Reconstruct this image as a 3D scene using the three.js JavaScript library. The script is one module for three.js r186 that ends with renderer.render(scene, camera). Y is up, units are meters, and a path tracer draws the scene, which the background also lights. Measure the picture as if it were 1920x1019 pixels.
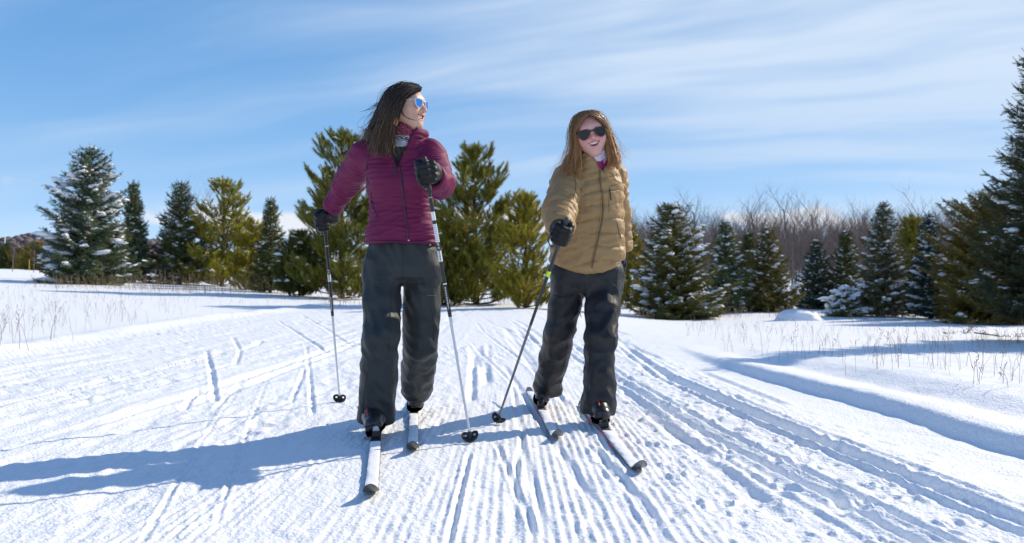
import * as THREE from 'three';
import { mergeGeometries } from 'three/addons/utils/BufferGeometryUtils.js';
import { ImprovedNoise } from 'three/addons/math/ImprovedNoise.js';

// ---------- camera, sky, sun, exposure ----------
const scene = new THREE.Scene();
const F = 1450, EYE = 0.75, PITCH = Math.atan(20.5 / F);
const camera = new THREE.PerspectiveCamera(2 * Math.atan(509.5 / F) * 180 / Math.PI, 1920 / 1019, 0.05, 4000);
camera.position.set(0, EYE, 0);
camera.rotation.set(PITCH, 0, 0);
camera.filmGauge = 36;
camera.focus = 3.95;
camera.userData.fStop = 3.8;
camera.updateProjectionMatrix();

const IN = new ImprovedNoise();
const N3 = (x, y, z) => IN.noise(x, y, z);
const fbm = (x, y, z, o = 4, g = 0.5) => { let s = 0, a = 1; for (let i = 0; i < o; i++) { s += a * IN.noise(x, y, z); x = x * 2.03 + 11.3; y = y * 2.03 + 5.7; z = z * 2.03 + 3.1; a *= g; } return s; };
const clamp = (x, a = 0, b = 1) => Math.min(b, Math.max(a, x));
const sstep = (a, b, x) => { const t = clamp((x - a) / (b - a)); return t * t * (3 - 2 * t); };
const lerp = (a, b, t) => a + (b - a) * t;
function rng(seed) { let s = seed >>> 0; return () => { s = (s + 0x6d2b79f5) | 0; let t = Math.imul(s ^ (s >>> 15), 1 | s); t = (t + Math.imul(t ^ (t >>> 7), 61 | t)) ^ t; return ((t ^ (t >>> 14)) >>> 0) / 4294967296; }; }
const V3 = (x, y, z) => new THREE.Vector3(x, y, z);

const SUN_AZ = 32 * Math.PI / 180, SUN_EL = 33 * Math.PI / 180;      // to the right, a little behind the skiers
const sunDir = V3(Math.cos(SUN_EL) * Math.cos(SUN_AZ), Math.sin(SUN_EL), -Math.cos(SUN_EL) * Math.sin(SUN_AZ));
{
  const W = 2048, H = 1024, data = new Float32Array(W * H * 4);
  const ax = V3(0.97, -0.13, -0.2).normalize(), up = V3(0.13, 0.97, 0.12).normalize(), ac = ax.clone().cross(up);
  for (let j = 0; j < H; j++) {
    const el = ((j + 0.5) / H - 0.5) * Math.PI, y = Math.sin(el), c = Math.cos(el);
    for (let i = 0; i < W; i++) {
      const o = (j * W + i) * 4;
      if (el < -0.03) { data[o] = 0.5; data[o + 1] = 0.58; data[o + 2] = 0.7; data[o + 3] = 1; continue; }
      const az = ((i + 0.5) / W - 0.5) * 2 * Math.PI, x = c * Math.cos(az), z = c * Math.sin(az);
      const e = Math.max(0, el) / 1.5708;
      // clear air: pale at the horizon, deeper overhead
      const h1 = Math.exp(-e * 15), h2 = Math.exp(-e * 3.2);
      let r = 0.010 + 0.21 * h2 + 0.46 * h1, g = 0.10 + 0.46 * h2 + 0.34 * h1, b = 0.36 + 0.66 * h2 + 0.08 * h1;
      const cs = x * sunDir.x + y * sunDir.y + z * sunDir.z, gl = Math.pow(Math.max(0, cs * 0.5 + 0.5), 7);
      r += 0.11 * gl; g += 0.11 * gl; b += 0.10 * gl;
      // cirrus: long streaks lying along one bearing of the high air
      const k = 1 / (y + 0.16), px = x * k, pz = z * k;
      const u = px * 0.9565 + pz * 0.2917, v = -px * 0.2917 + pz * 0.9565;   // streak bearing
      const wob = 0.16 * N3(u * 0.7 + 3, v * 0.7, 5.2) + 0.05 * N3(u * 1.9, v * 2.1, 1.7);
      const broad = fbm(u * 0.274 + 18.656, (v + wob) * 0.731 + 48.824, 2.4, 3);
      const fine = fbm(u * 0.55, (v + wob * 1.3) * 3.6, 9.1, 5, 0.55);
      const wisp = fbm(u * 1.1 + 4, (v + wob * 2.2) * 9, 4.4, 4, 0.55);
      let cl = sstep(-0.80, 0.60, broad + 0.26 * fine + 0.06 * wisp);
      cl = clamp(cl * (0.98 + 0.5 * fine + 0.2 * wisp)) * (0.35 + 0.65 * sstep(0.0, 0.2, e)) * sstep(-0.01, 0.05, e) ;
      cl *= (0.80 + 0.2 * gl) * (0.06 + 0.94 * Math.exp(-Math.pow(Math.max(0, e - 0.2) * 6.5, 2)));
      const cr = 0.62 + 0.14 * gl, cg = 0.75 + 0.11 * gl, cb = 0.93 + 0.05 * gl;
      r = lerp(r, cr, cl); g = lerp(g, cg, cl); b = lerp(b, cb, cl);
      // low heap clouds far off, near the horizon all round
      const q = fbm(Math.cos(az) * 5.2 + 7.1, Math.sin(az) * 5.2 + 2.2, el * 16, 5, 0.52), base = 0.04 + 0.1 * (N3(Math.cos(az) * 2.6 + 3.3, Math.sin(az) * 2.6 + 1.9, 0.5) + 0.12);
      const heap = sstep(0.0, 0.16, q * 0.55 + (base * 0.5 - 0.035 - Math.abs(el - 0.07) * 1.9) * 3.6) * sstep(0.14, 0.09, el);
      r = lerp(r, 0.86, heap * 0.85); g = lerp(g, 0.88, heap * 0.85); b = lerp(b, 0.93, heap * 0.85);
      data[o] = r; data[o + 1] = g; data[o + 2] = b; data[o + 3] = 1;
    }
  }
  const t = new THREE.DataTexture(data, W, H, THREE.RGBAFormat, THREE.FloatType);
  t.mapping = THREE.EquirectangularReflectionMapping; t.magFilter = THREE.LinearFilter; t.minFilter = THREE.LinearFilter; t.needsUpdate = true;
  scene.background = t; scene.environment = t;
}
const sun = new THREE.DirectionalLight(new THREE.Color().setRGB(1, 0.88, 0.71), 4.8);
sun.position.copy(sunDir).multiplyScalar(60).add(V3(0, 0, -12));
sun.target.position.set(0, 0, -12);
sun.castShadow = true; sun.shadow.mapSize.set(4096, 4096);
Object.assign(sun.shadow.camera, { left: -40, right: 40, top: 30, bottom: -30, near: 1, far: 160 });
scene.add(sun, sun.target);
const EXPOSURE = 1.04;

// ---------- helpers ----------
const used = new Map();
function numbered(n) { const k = used.get(n) ?? 0; used.set(n, k + 1); return k ? n + '_' + String(k).padStart(3, '0') : n; }
function tag(o, label, category, group) { if (label) o.userData.label = label; if (category) o.userData.category = category; if (group) o.userData.group = group; return o; }
function thing(name, label, category, pos = [0, 0, 0], group) { const g = new THREE.Group(); g.name = numbered(name); g.position.set(...pos); scene.add(g); return tag(g, label, category, group); }
function part(name, geo, mat, parent, kind) { const m = new THREE.Mesh(geo, mat); m.name = name; m.castShadow = m.receiveShadow = true; if (kind) m.userData.kind = kind; parent.add(m); return m; }
const mat = (r, g, b, rough = 0.8, extra = {}) => new THREE.MeshPhysicalMaterial({ color: new THREE.Color().setRGB(r, g, b), roughness: rough, ...extra });
// the place that the photograph shows at a pixel (1920 wide), d metres ahead of the camera
const CP = Math.cos(PITCH), SP = Math.sin(PITCH);
function W(px, py, d) { const x = (px - 960) / F, y = -(py - 509.5) / F, yy = y * CP + SP, zz = y * SP - CP, k = d / -zz; return V3(x * k, EYE + yy * k, -d); }

// ---------- snow ground ----------
function interp(tab, d) { let i = 0; while (i < tab.length - 2 && d > tab[i + 1][0]) i++; const [a, va] = tab[i], [b, vb] = tab[i + 1]; return lerp(va, vb, sstep(a, b, d) * 0.35 + clamp((d - a) / (b - a)) * 0.65); }
const XR_TAB = [[-10, 2.9], [2, 2.28], [4.2, 2.16], [6, 1.95], [8, 1.85], [10, 2.0], [14, 2.6], [18, 4.2], [22, 8], [30, 16]];
const XL_TAB = [[-10, -5.2], [6, -5.3], [10, -5.75], [14, -6.1], [20, -6.3], [26, -6.0], [34, -4.5]];
function macro(x, z) {
  const d = -z;
  const sq = (interp(XL_TAB, d) - 0.3 - x) * 2, sl = sq > 30 ? sq / 2 : Math.log1p(Math.exp(sq)) / 2;
  let h = 0.055 * sl / (1 + sl / 170);
  h -= 0.34 * sstep(9, 21, d) * sstep(0.0, 5, x) * (1 - 0.6 * sstep(60, 200, d));
  h += 0.05 * fbm(x * 0.13, 3.1, z * 0.13, 3) * sstep(2, 12, d + Math.abs(x) * 0.7);
  // banked snow past the right edge of the trail
  const xr = interp(XR_TAB, d) + 0.06 * N3(0.4, z * 0.9, 7) + 0.025 * N3(4.4, z * 3.1, 2);
  const k = x - xr, fade = 1 - sstep(5.8, 9.5, d);
  h += fade * (0.072 * sstep(-0.035, 0.075, k) + 0.012 * Math.exp(-Math.pow((k - 0.14) / 0.12, 2)) + 0.04 * sstep(0.45, 0.95, k + 0.1 * N3(1, z * 0.5, 3)) - 0.03 * Math.exp(-Math.pow((k - 0.5) / 0.16, 2)));
  h += 0.012 * fade * sstep(0.2, 0.6, k) * fbm(x * 2.2, 1, z * 1.3, 3);
  h += fade * 0.02 * Math.exp(-Math.pow((k + 0.62 + 0.05 * N3(1, z * 0.6, 9)) / 0.22, 2)) ;   // low drift inside the edge
  // berm along the left edge
  const kl = interp(XL_TAB, d) + 0.1 * N3(2.4, z * 0.5, 1) - x;
  h += 0.085 * Math.exp(-Math.pow((kl + 0.05) / 0.3, 2)) * (0.75 + 0.6 * N3(5, z * 0.8, 2)) * (1 - sstep(26, 36, d));
  // snow-buried hump
  return h;
}
// ski grooves, skating marks and pole scars, drawn as they lie: [width, depth, rim, points x/d ...]
const strokes = [];
const G = (px, py) => { const p = W(px, py, 1), k = EYE / (EYE - p.y); return [p.x * k, -k]; };      // pixel on level ground
function stroke(w, depth, rim, pts) { const xs = pts.map((p) => p[0]), zs = pts.map((p) => p[1]), m = w * 4; strokes.push({ w, depth, rim, pts, x0: Math.min(...xs) - m, x1: Math.max(...xs) + m, z0: Math.min(...zs) - m, z1: Math.max(...zs) + m }); }
const marks = [
  [0.05, 0.035, 0.012, [[387, 659], [397, 700], [403, 754]]], [0.05, 0.03, 0.01, [[437, 634], [450, 659], [441, 684]]],
  [0.06, 0.028, 0.012, [[522, 605], [570, 634], [613, 664]]], [0.06, 0.022, 0.01, [[563, 592], [612, 620], [658, 652]]],
  [0.04, 0.025, 0.008, [[374, 729], [342, 769]]], [0.035, 0.02, 0.012, [[574, 650], [581, 709], [586, 781]]],
  [0.026, 0.006, 0.012, [[470, 700], [370, 840], [266, 1019]]], [0.024, 0.006, 0.011, [[518, 673], [470, 790], [396, 1010]]],
  [0.035, 0.02, 0.012, [[572, 691], [545, 758]]], [0.04, 0.016, 0.01, [[455, 715], [400, 770]]],
  [0.05, 0.016, 0.014, [[890, 604], [905, 625], [1010, 700], [1060, 760]]], [0.05, 0.014, 0.012, [[940, 600], [965, 620], [1060, 670]]],
  [0.05, 0.016, 0.012, [[905, 596], [925, 612], [1000, 640], [1120, 690]]], [0.04, 0.012, 0.01, [[880, 640], [960, 720], [985, 860], [1030, 1019]]],
  
  [0.03, 0.015, 0.014, [[880, 850], [862, 930], [840, 1019]]], [0.05, 0.022, 0.016, [[1110, 840], [1200, 940], [1245, 1019]]], [0.03, 0.016, 0.01, [[985, 790], [965, 900], [962, 1019]]],
  [0.03, 0.014, 0.01, [[930, 830], [1010, 1019]]],
];
for (const [w, de, ri, pts] of marks) stroke(w * 0.42, de * 0.5, ri * 0.5, pts.map(([a, b]) => G(a, b)));
{
  // paired ski tracks pressed into the right side, and older long tracks on the left
  const right = [[0.72, 9.5], [0.81, 6.1], [0.98, 3.85], [1.17, 2.26], [1.3, 1.0]];
  for (const [o, w, de, ri] of [[0, 0.034, 0.026, 0.012], [0.10, 0.022, 0.014, 0.004], [0.33, 0.022, 0.012, 0.004], [0.43, 0.034, 0.024, 0.010], [-0.15, 0.022, 0.008, 0.004], [0.53, 0.02, 0.008, 0.003], [0.05, 0.014, 0.01, 0.002], [0.38, 0.014, 0.008, 0.002]])
    stroke(w, de, ri, right.map(([x, d], i) => [x + o + 0.008 * Math.sin(i * 2.3 + o * 9) + (o > 0.3 && d > 8 ? 0.2 : 0), -d]));
  const R = rng(77);
  for (let i = 0; i < 46; i++) {
    const x = -5.0 + 4.4 * R(), d0 = 2.5 + 14 * R(), len = 2.5 + 7 * R(), slope = (R() - 0.5) * 0.16;
    const pts = []; for (let k = 0; k < 5; k++) pts.push([x + slope * len * k / 4 + 0.03 * (R() - 0.5), -(d0 + len * k / 4)]);
    stroke(0.025 + 0.03 * R(), (R() - 0.3) * 0.022, 0.01 * R(), pts);
  }
  for (let i = 0; i < 22; i++) {
    const x = -0.5 + 2.2 * R(), d0 = 2.2 + 11 * R(), len = 1.5 + 5 * R(), slope = -0.02 - 0.07 * R();
    stroke(0.02 + 0.025 * R(), 0.006 + 0.014 * R(), 0.008 * R(), [0, 1, 2, 3].map((k) => [x + slope * len * k / 3, -(d0 + len * k / 3)]));
  }
  for (let i = 0; i < 14; i++) { const x = -4.6 + 3.6 * R(), d0 = 5 + 9 * R(), len = 0.5 + 1.3 * R(), a = (R() - 0.5) * 1.3; stroke(0.03 + 0.02 * R(), 0.012 + 0.014 * R(), 0.008, [0, 1, 2].map((k) => [x + Math.sin(a) * len * k / 2 + (k === 1 ? 0.03 : 0), -(d0 + Math.cos(a) * len * k / 2)])); }
}
const hash2 = (i, j, s) => { let h = Math.imul(i, 374761393) ^ Math.imul(j, 668265263) ^ Math.imul(s, 1274126177); h = Math.imul(h ^ (h >>> 13), 1274126177); return ((h ^ (h >>> 16)) >>> 0) / 4294967296; };
function pits(x, z, cell, chance, seed, depth) {     // scattered dents with raised crumbs beside them
  let s = 0; const ci = Math.floor(x / cell), cj = Math.floor(z / cell);
  for (let i = ci - 1; i <= ci + 1; i++) for (let j = cj - 1; j <= cj + 1; j++) {
    if (hash2(i, j, seed) > chance) continue;
    const a = hash2(i, j, seed + 1), b = hash2(i, j, seed + 2), c = hash2(i, j, seed + 3);
    const ang = (a - 0.5) * 1.6, dx = x - (i + a) * cell, dz = z - (j + b) * cell, ca = Math.cos(ang), sa = Math.sin(ang);
    const u = (dx * ca - dz * sa) / (cell * (0.13 + 0.1 * c)), v = (dx * sa + dz * ca) / (cell * (0.2 + 0.2 * b)), q = u * u + v * v;
    if (q < 7) s += depth * (c > 0.35 ? -1 : 0.9) * (Math.exp(-q * q * 0.8) - 0.3 * Math.exp(-Math.pow(Math.sqrt(q) - 1.35, 2) * 5));
  }
  return s;
}
function detail(x, z) {
  const d = -z; let h = 0;
  const xl = interp(XL_TAB, d), xr = interp(XR_TAB, d);
  const onTrail = sstep(xl - 0.1, xl + 0.5, x) * (1 - sstep(xr - 0.45, xr - 0.1, x)), far = 1 - sstep(14, 34, d);
  if (onTrail > 0.001 && far > 0) {
    // combed ridges left by the groomer, broken up where skis have passed
    const wv = 0.02 * N3(x * 0.4, 2, z * 0.22) + 0.003 * N3(x * 3, 8, z * 1.6);
    const band = sstep(-1.35, -1.0, x + 0.04 * d * 0) * (1 - sstep(0.5, 0.85, x));
    const worn = clamp(0.58 + 0.9 * fbm(x * 1.9, 6.2, z * 0.45, 3) + 0.3 * N3(x * 9, 1, z * 3.5));
    const ridge = 0.5 + 0.5 * Math.cos((x + wv) * Math.PI * 2 / 0.034);
    const cross = 0.55 + 0.45 * Math.sin((z * 0.92 + x * 0.35 + 0.05 * N3(x * 4, 3, z * 4)) * Math.PI * 2 / 0.075);
    const diag = sstep(-1.3, -1.05, x) * (1 - sstep(-0.35, -0.05, x)) ;
    h += onTrail * band * (0.0075 * ridge * (0.12 + 0.88 * worn) * lerp(1, 0.45 + 0.75 * cross, diag)) * (1 - sstep(9, 22, d));
    const clean = sstep(-0.1, 0.05, x + 0.03 * N3(1, z, 2)) * (1 - sstep(0.1, 0.2, x));
    h += onTrail * 0.0085 * fbm(x * 15, 2.2, z * 4.0, 4, 0.62) * (0.3 + 0.8 * worn) * (1 - 0.7 * clean) * band;
    // skated, scraped snow on the left
    const skate = 1 - sstep(-1.35, -0.9, x);
    h += onTrail * skate * (0.010 * fbm(x * 5.5 + z * 0.25, 4.4, z * 0.8, 4, 0.6) + 0.007 * fbm(x * 19, 1.2, z * 4, 3, 0.6) * (0.4 + worn));
    h += onTrail * skate * pits(x, z, 0.26, 0.3, 40, 0.012) * worn;
    // trodden, crumbly strip on the right
    const trod = sstep(0.3, 0.75, x) * (1 - sstep(1.35, 1.9, x + 0.1 * N3(3, z, 1)));
    if (trod > 0) h += onTrail * trod * far * (0.55 * pits(x, z, 0.17, 0.5, 10, 0.026) + pits(x, z, 0.075, 0.45, 20, 0.009) + 0.007 * fbm(x * 11, 7, z * 6, 3, 0.6));
    h += onTrail * 0.4 * pits(x, z, 0.22, 0.12, 60, 0.012);
  }
  for (const s of strokes) {
    if (x < s.x0 || x > s.x1 || z < s.z0 || z > s.z1) continue;
    let best = 1e9, sd = 0, tt = 0;
    for (let i = 0; i + 1 < s.pts.length; i++) {
      const [ax, az] = s.pts[i], [bx, bz] = s.pts[i + 1], ex = bx - ax, ez = bz - az, L = ex * ex + ez * ez, t = clamp(((x - ax) * ex + (z - az) * ez) / L), qx = x - ax - ex * t, qz = z - az - ez * t, q = qx * qx + qz * qz;
      if (q < best) { best = q; sd = (ex * qz - ez * qx); tt = (i + t) / (s.pts.length - 1); }
    }
    const r = Math.sqrt(best) / s.w; if (r > 4) continue;
    const taper = Math.min(1, Math.min(tt, 1 - tt) * 12 + 0.25), jag = 0.8 + 0.35 * N3(x * 17, 4, z * 11) + 0.25 * N3(x * 40, 4, z * 24);
    h += taper * (-s.depth * Math.exp(-r * r * r * r) * (0.85 + 0.25 * jag) + s.rim * Math.exp(-Math.pow(r - 1.5, 2) * 3) * jag);
  }
  // untouched powder
  const off = 1 - onTrail;
  if (off > 0) h += off * (0.006 * fbm(x * 4.5, 1.5, z * 4.5, 3) * (1 - sstep(14, 40, d)) + 0.05 * (pits(x, z, 0.9, 0.06, 90, 0.05)));
  return h;
}
const ground = (x, z) => macro(x, z) + ((x > -9 && x < 8 && z > -36 && z < 0.5) ? detail(x, z) : 0);
function hit(px, py) {                   // where the sight line of a pixel meets the ground
  const a = W(px, py, 1), o = V3(0, EYE, 0), dir = a.clone().sub(o);
  let t = 2; for (; t < 400; t *= 1.006) { if (EYE + dir.y * t < macro(dir.x * t, dir.z * t)) break; }
  return V3(dir.x * t, macro(dir.x * t, dir.z * t), dir.z * t);
}
{
  // rows: fine ahead of the camera, then wider; columns: fine within the view, wide beyond
  const ds = []; let d = 1.35; const back = []; for (let q = 1.0, st = 0.3; q > -60; q -= st, st *= 1.3) back.unshift(q); ds.push(...back);
  while (d < 700) { ds.push(d); d += d < 32 ? 0.00225 * Math.pow(d, 1.72) + 0.0008 : d * 0.05; }
  const us = []; for (let u = -0.78; u <= 0.7801; u += 0.0024) us.push(u);
  for (let u = 0.8, st = 0.03; u < 9; u += st, st *= 1.35) { us.push(u); us.unshift(-u); }
  const nx = us.length, nz = ds.length, pos = new Float32Array(nx * nz * 3), uv = new Float32Array(nx * nz * 2);
  for (let j = 0; j < nz; j++) {
    const dd = ds[j], w = Math.sqrt(Math.max(0, dd) ** 2 + (dd < 0 ? 8 : 0.35)) + (dd < 1.2 ? (1.2 - dd) * 0.6 : 0);
    for (let i = 0; i < nx; i++) { const k = j * nx + i, x = us[i] * w, z = -dd; pos[k * 3] = x; pos[k * 3 + 1] = ground(x, z); pos[k * 3 + 2] = z; uv[k * 2] = x; uv[k * 2 + 1] = z; }
  }
  const idx = new Uint32Array((nx - 1) * (nz - 1) * 6); let q = 0;
  for (let j = 0; j + 1 < nz; j++) for (let i = 0; i + 1 < nx; i++) { const a = j * nx + i, b = a + 1, c = a + nx, e = c + 1; idx[q++] = a; idx[q++] = b; idx[q++] = c; idx[q++] = b; idx[q++] = e; idx[q++] = c; }
  const g = new THREE.BufferGeometry(); g.setAttribute('position', new THREE.BufferAttribute(pos, 3)); g.setAttribute('uv', new THREE.BufferAttribute(uv, 2)); g.setIndex(new THREE.BufferAttribute(idx, 1)); g.computeVertexNormals();
  console.log('ground', nx, nz, idx.length / 3);
  const T = 1024, bd = new Uint8Array(T * T * 4);
  { const R = rng(5), base = new Float32Array(T * T);
    const tile = (s, amp, seed) => { const gN = T / s, lat = new Float32Array(gN * gN); const r2 = rng(seed); for (let i = 0; i < lat.length; i++) lat[i] = r2(); for (let y = 0; y < T; y++) for (let x = 0; x < T; x++) { const fx = x / s, fy = y / s, ix = Math.floor(fx), iy = Math.floor(fy), a = fx - ix, b = fy - iy, sa = a * a * (3 - 2 * a), sb = b * b * (3 - 2 * b), i1 = (ix + 1) % gN, j1 = (iy + 1) % gN; base[y * T + x] += amp * lerp(lerp(lat[iy * gN + ix], lat[iy * gN + i1], sa), lerp(lat[j1 * gN + ix], lat[j1 * gN + i1], sa), sb); } };
    tile(2, 0.3, 1); tile(4, 0.35, 2); tile(8, 0.3, 3); tile(32, 0.25, 4);
    for (let i = 0; i < T * T; i++) { const v = clamp(base[i] / 1.2 + 0.05 * (R() - 0.5)) * 255; bd[i * 4] = bd[i * 4 + 1] = bd[i * 4 + 2] = v; bd[i * 4 + 3] = 255; } }
  const bt = new THREE.DataTexture(bd, T, T); bt.wrapS = bt.wrapT = THREE.RepeatWrapping; bt.magFilter = THREE.LinearFilter; bt.repeat.set(1 / 2.2, 1 / 2.2); bt.needsUpdate = true;
  
  const m = mat(0.85, 0.875, 0.90, 0.62, { bumpMap: bt, bumpScale: 0.008, specularIntensity: 0.5 });
  const o = new THREE.Mesh(g, m); o.name = 'snow_field'; o.userData.kind = 'structure'; o.userData.label = 'groomed white snow trail and open snow field'; o.receiveShadow = o.castShadow = true; scene.add(o);
}

// ---------- surfaces from distance fields ----------
const smin = (a, b, k) => { const h = Math.max(k - Math.abs(a - b), 0) / k; return Math.min(a, b) - h * h * k * 0.25; };
const smax = (a, b, k) => -smin(-a, -b, k);
const len3 = (x, y, z) => Math.sqrt(x * x + y * y + z * z);
function cone(a, b, ra, rb) {            // tapered capsule
  const ax = a.x, ay = a.y, az = a.z, ex = b.x - ax, ey = b.y - ay, ez = b.z - az, L = ex * ex + ey * ey + ez * ez || 1e-9;
  return (x, y, z) => { const dx = x - ax, dy = y - ay, dz = z - az, t = clamp((dx * ex + dy * ey + dz * ez) / L); return len3(dx - ex * t, dy - ey * t, dz - ez * t) - (ra + (rb - ra) * t); };
}
const ball = (c, r) => (x, y, z) => len3(x - c.x, y - c.y, z - c.z) - r;
function ell(c, rx, ry, rz) { const m = Math.min(rx, ry, rz); return (x, y, z) => { const qx = (x - c.x) / rx, qy = (y - c.y) / ry, qz = (z - c.z) / rz, k = len3(qx, qy, qz), k2 = len3(qx / rx, qy / ry, qz / rz); return k2 < 1e-6 ? -m : k * (k - 1) / k2; }; }
function chain(pts, rs) { const cs = []; for (let i = 0; i + 1 < pts.length; i++) cs.push(cone(pts[i], pts[i + 1], rs[i], rs[i + 1])); return (x, y, z) => { let d = 1e9; for (const c of cs) d = smin(d, c(x, y, z), 0.02); return d; }; }
function union(fs, k) { return (x, y, z) => { let d = fs[0](x, y, z); for (let i = 1; i < fs.length; i++) d = smin(d, fs[i](x, y, z), k); return d; }; }
// a stack of oval slices, top first: {c, a (half width), b (half depth), yaw}
function slices(list, n = 2.3) {
  const top = list[0].c.y, bot = list[list.length - 1].c.y;
  return (x, y, z) => {
    const yy = clamp(y, bot, top); let i = 0; while (i < list.length - 2 && yy < list[i + 1].c.y) i++;
    const A = list[i], B = list[i + 1], t = clamp((A.c.y - yy) / (A.c.y - B.c.y)), s = t;
    const a = lerp(A.a, B.a, s), b = lerp(A.b, B.b, s), cx = lerp(A.c.x, B.c.x, s), cz = lerp(A.c.z, B.c.z, s), yaw = lerp(A.yaw || 0, B.yaw || 0, s), c = Math.cos(yaw), sn = Math.sin(yaw);
    const px = x - cx, pz = z - cz, qx = Math.abs((px * c - pz * sn) / a), qz = Math.abs((px * sn + pz * c) / b);
    const k = Math.pow(Math.pow(qx, n) + Math.pow(qz, n), 1 / n), m = Math.min(a, b), d = (k - 1) * m, dy = Math.max(y - top, bot - y);
    return dy > 0 ? (d > 0 ? Math.hypot(d, dy) : dy) : d;
  };
}
function meshField(f, lo, hi, cell, opt = {}) {
  const nx = Math.ceil((hi.x - lo.x) / cell) + 2, ny = Math.ceil((hi.y - lo.y) / cell) + 2, nz = Math.ceil((hi.z - lo.z) / cell) + 2, B = 6;
  const v = new Float32Array(nx * ny * nz), sx = 1, sy = nx, sz = nx * ny;
  for (let k0 = 0; k0 < nz; k0 += B) for (let j0 = 0; j0 < ny; j0 += B) for (let i0 = 0; i0 < nx; i0 += B) {
    const h = B / 2, c = f(lo.x + (i0 + h) * cell, lo.y + (j0 + h) * cell, lo.z + (k0 + h) * cell), skip = Math.abs(c) > B * cell * 1.75 + (opt.slack || 0.012);
    for (let k = k0; k < Math.min(k0 + B, nz); k++) for (let j = j0; j < Math.min(j0 + B, ny); j++) for (let i = i0; i < Math.min(i0 + B, nx); i++) v[i + j * sy + k * sz] = skip ? c : f(lo.x + i * cell, lo.y + j * cell, lo.z + k * cell);
  }
  const id = new Int32Array(nx * ny * nz).fill(-1), P = [], I = [];
  const corners = [0, sx, sy, sx + sy, sz, sx + sz, sy + sz, sx + sy + sz], edges = [[0, 1], [2, 3], [4, 5], [6, 7], [0, 2], [1, 3], [4, 6], [5, 7], [0, 4], [1, 5], [2, 6], [3, 7]];
  for (let k = 0; k + 1 < nz; k++) for (let j = 0; j + 1 < ny; j++) for (let i = 0; i + 1 < nx; i++) {
    const o = i + j * sy + k * sz; let m = 0; for (let c = 0; c < 8; c++) if (v[o + corners[c]] < 0) m |= 1 << c;
    if (m === 0 || m === 255) continue;
    let x = 0, y = 0, z = 0, n = 0;
    for (const [a, b] of edges) { const va = v[o + corners[a]], vb = v[o + corners[b]]; if ((va < 0) === (vb < 0)) continue; const t = va / (va - vb); x += lerp(a & 1, b & 1, t); y += lerp((a >> 1) & 1, (b >> 1) & 1, t); z += lerp(a >> 2, b >> 2, t); n++; }
    id[o] = P.length / 3; P.push(lo.x + (i + x / n) * cell, lo.y + (j + y / n) * cell, lo.z + (k + z / n) * cell);
  }
  const quad = (a, b, c, d, flip) => { if (a < 0 || b < 0 || c < 0 || d < 0) return; flip ? I.push(a, c, b, a, d, c) : I.push(a, b, c, a, c, d); };
  for (let k = 1; k + 1 < nz; k++) for (let j = 1; j + 1 < ny; j++) for (let i = 1; i + 1 < nx; i++) {
    const o = i + j * sy + k * sz, s = v[o] < 0;
    if (s !== (v[o + sx] < 0)) quad(id[o - sy - sz], id[o - sz], id[o], id[o - sy], !s);
    if (s !== (v[o + sy] < 0)) quad(id[o - sx - sz], id[o - sx], id[o], id[o - sz], !s);
    if (s !== (v[o + sz] < 0)) quad(id[o - sx - sy], id[o - sy], id[o], id[o - sx], !s);
  }
  const g = new THREE.BufferGeometry(); g.setAttribute('position', new THREE.BufferAttribute(new Float32Array(P), 3)); g.setIndex(I); g.computeVertexNormals();
  if (opt.disp) {
    const p = g.attributes.position.array, n = g.attributes.normal.array;
    for (let i = 0; i < p.length; i += 3) { const h = opt.disp(p[i], p[i + 1], p[i + 2], n[i], n[i + 1], n[i + 2]); p[i] += n[i] * h; p[i + 1] += n[i + 1] * h; p[i + 2] += n[i + 2] * h; }
    g.computeVertexNormals();
  }
  if (opt.color) {
    const p = g.attributes.position.array, n = g.attributes.normal.array, c = new Float32Array(p.length);
    for (let i = 0; i < p.length; i += 3) { const q = opt.color(p[i], p[i + 1], p[i + 2], n[i], n[i + 1], n[i + 2]); c[i] = q[0]; c[i + 1] = q[1]; c[i + 2] = q[2]; }
    g.setAttribute('color', new THREE.BufferAttribute(c, 3));
  }
  return g;
}
function box3(pts, pad) { const b = new THREE.Box3().setFromPoints(pts).expandByScalar(pad); return [b.min, b.max]; }
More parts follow.
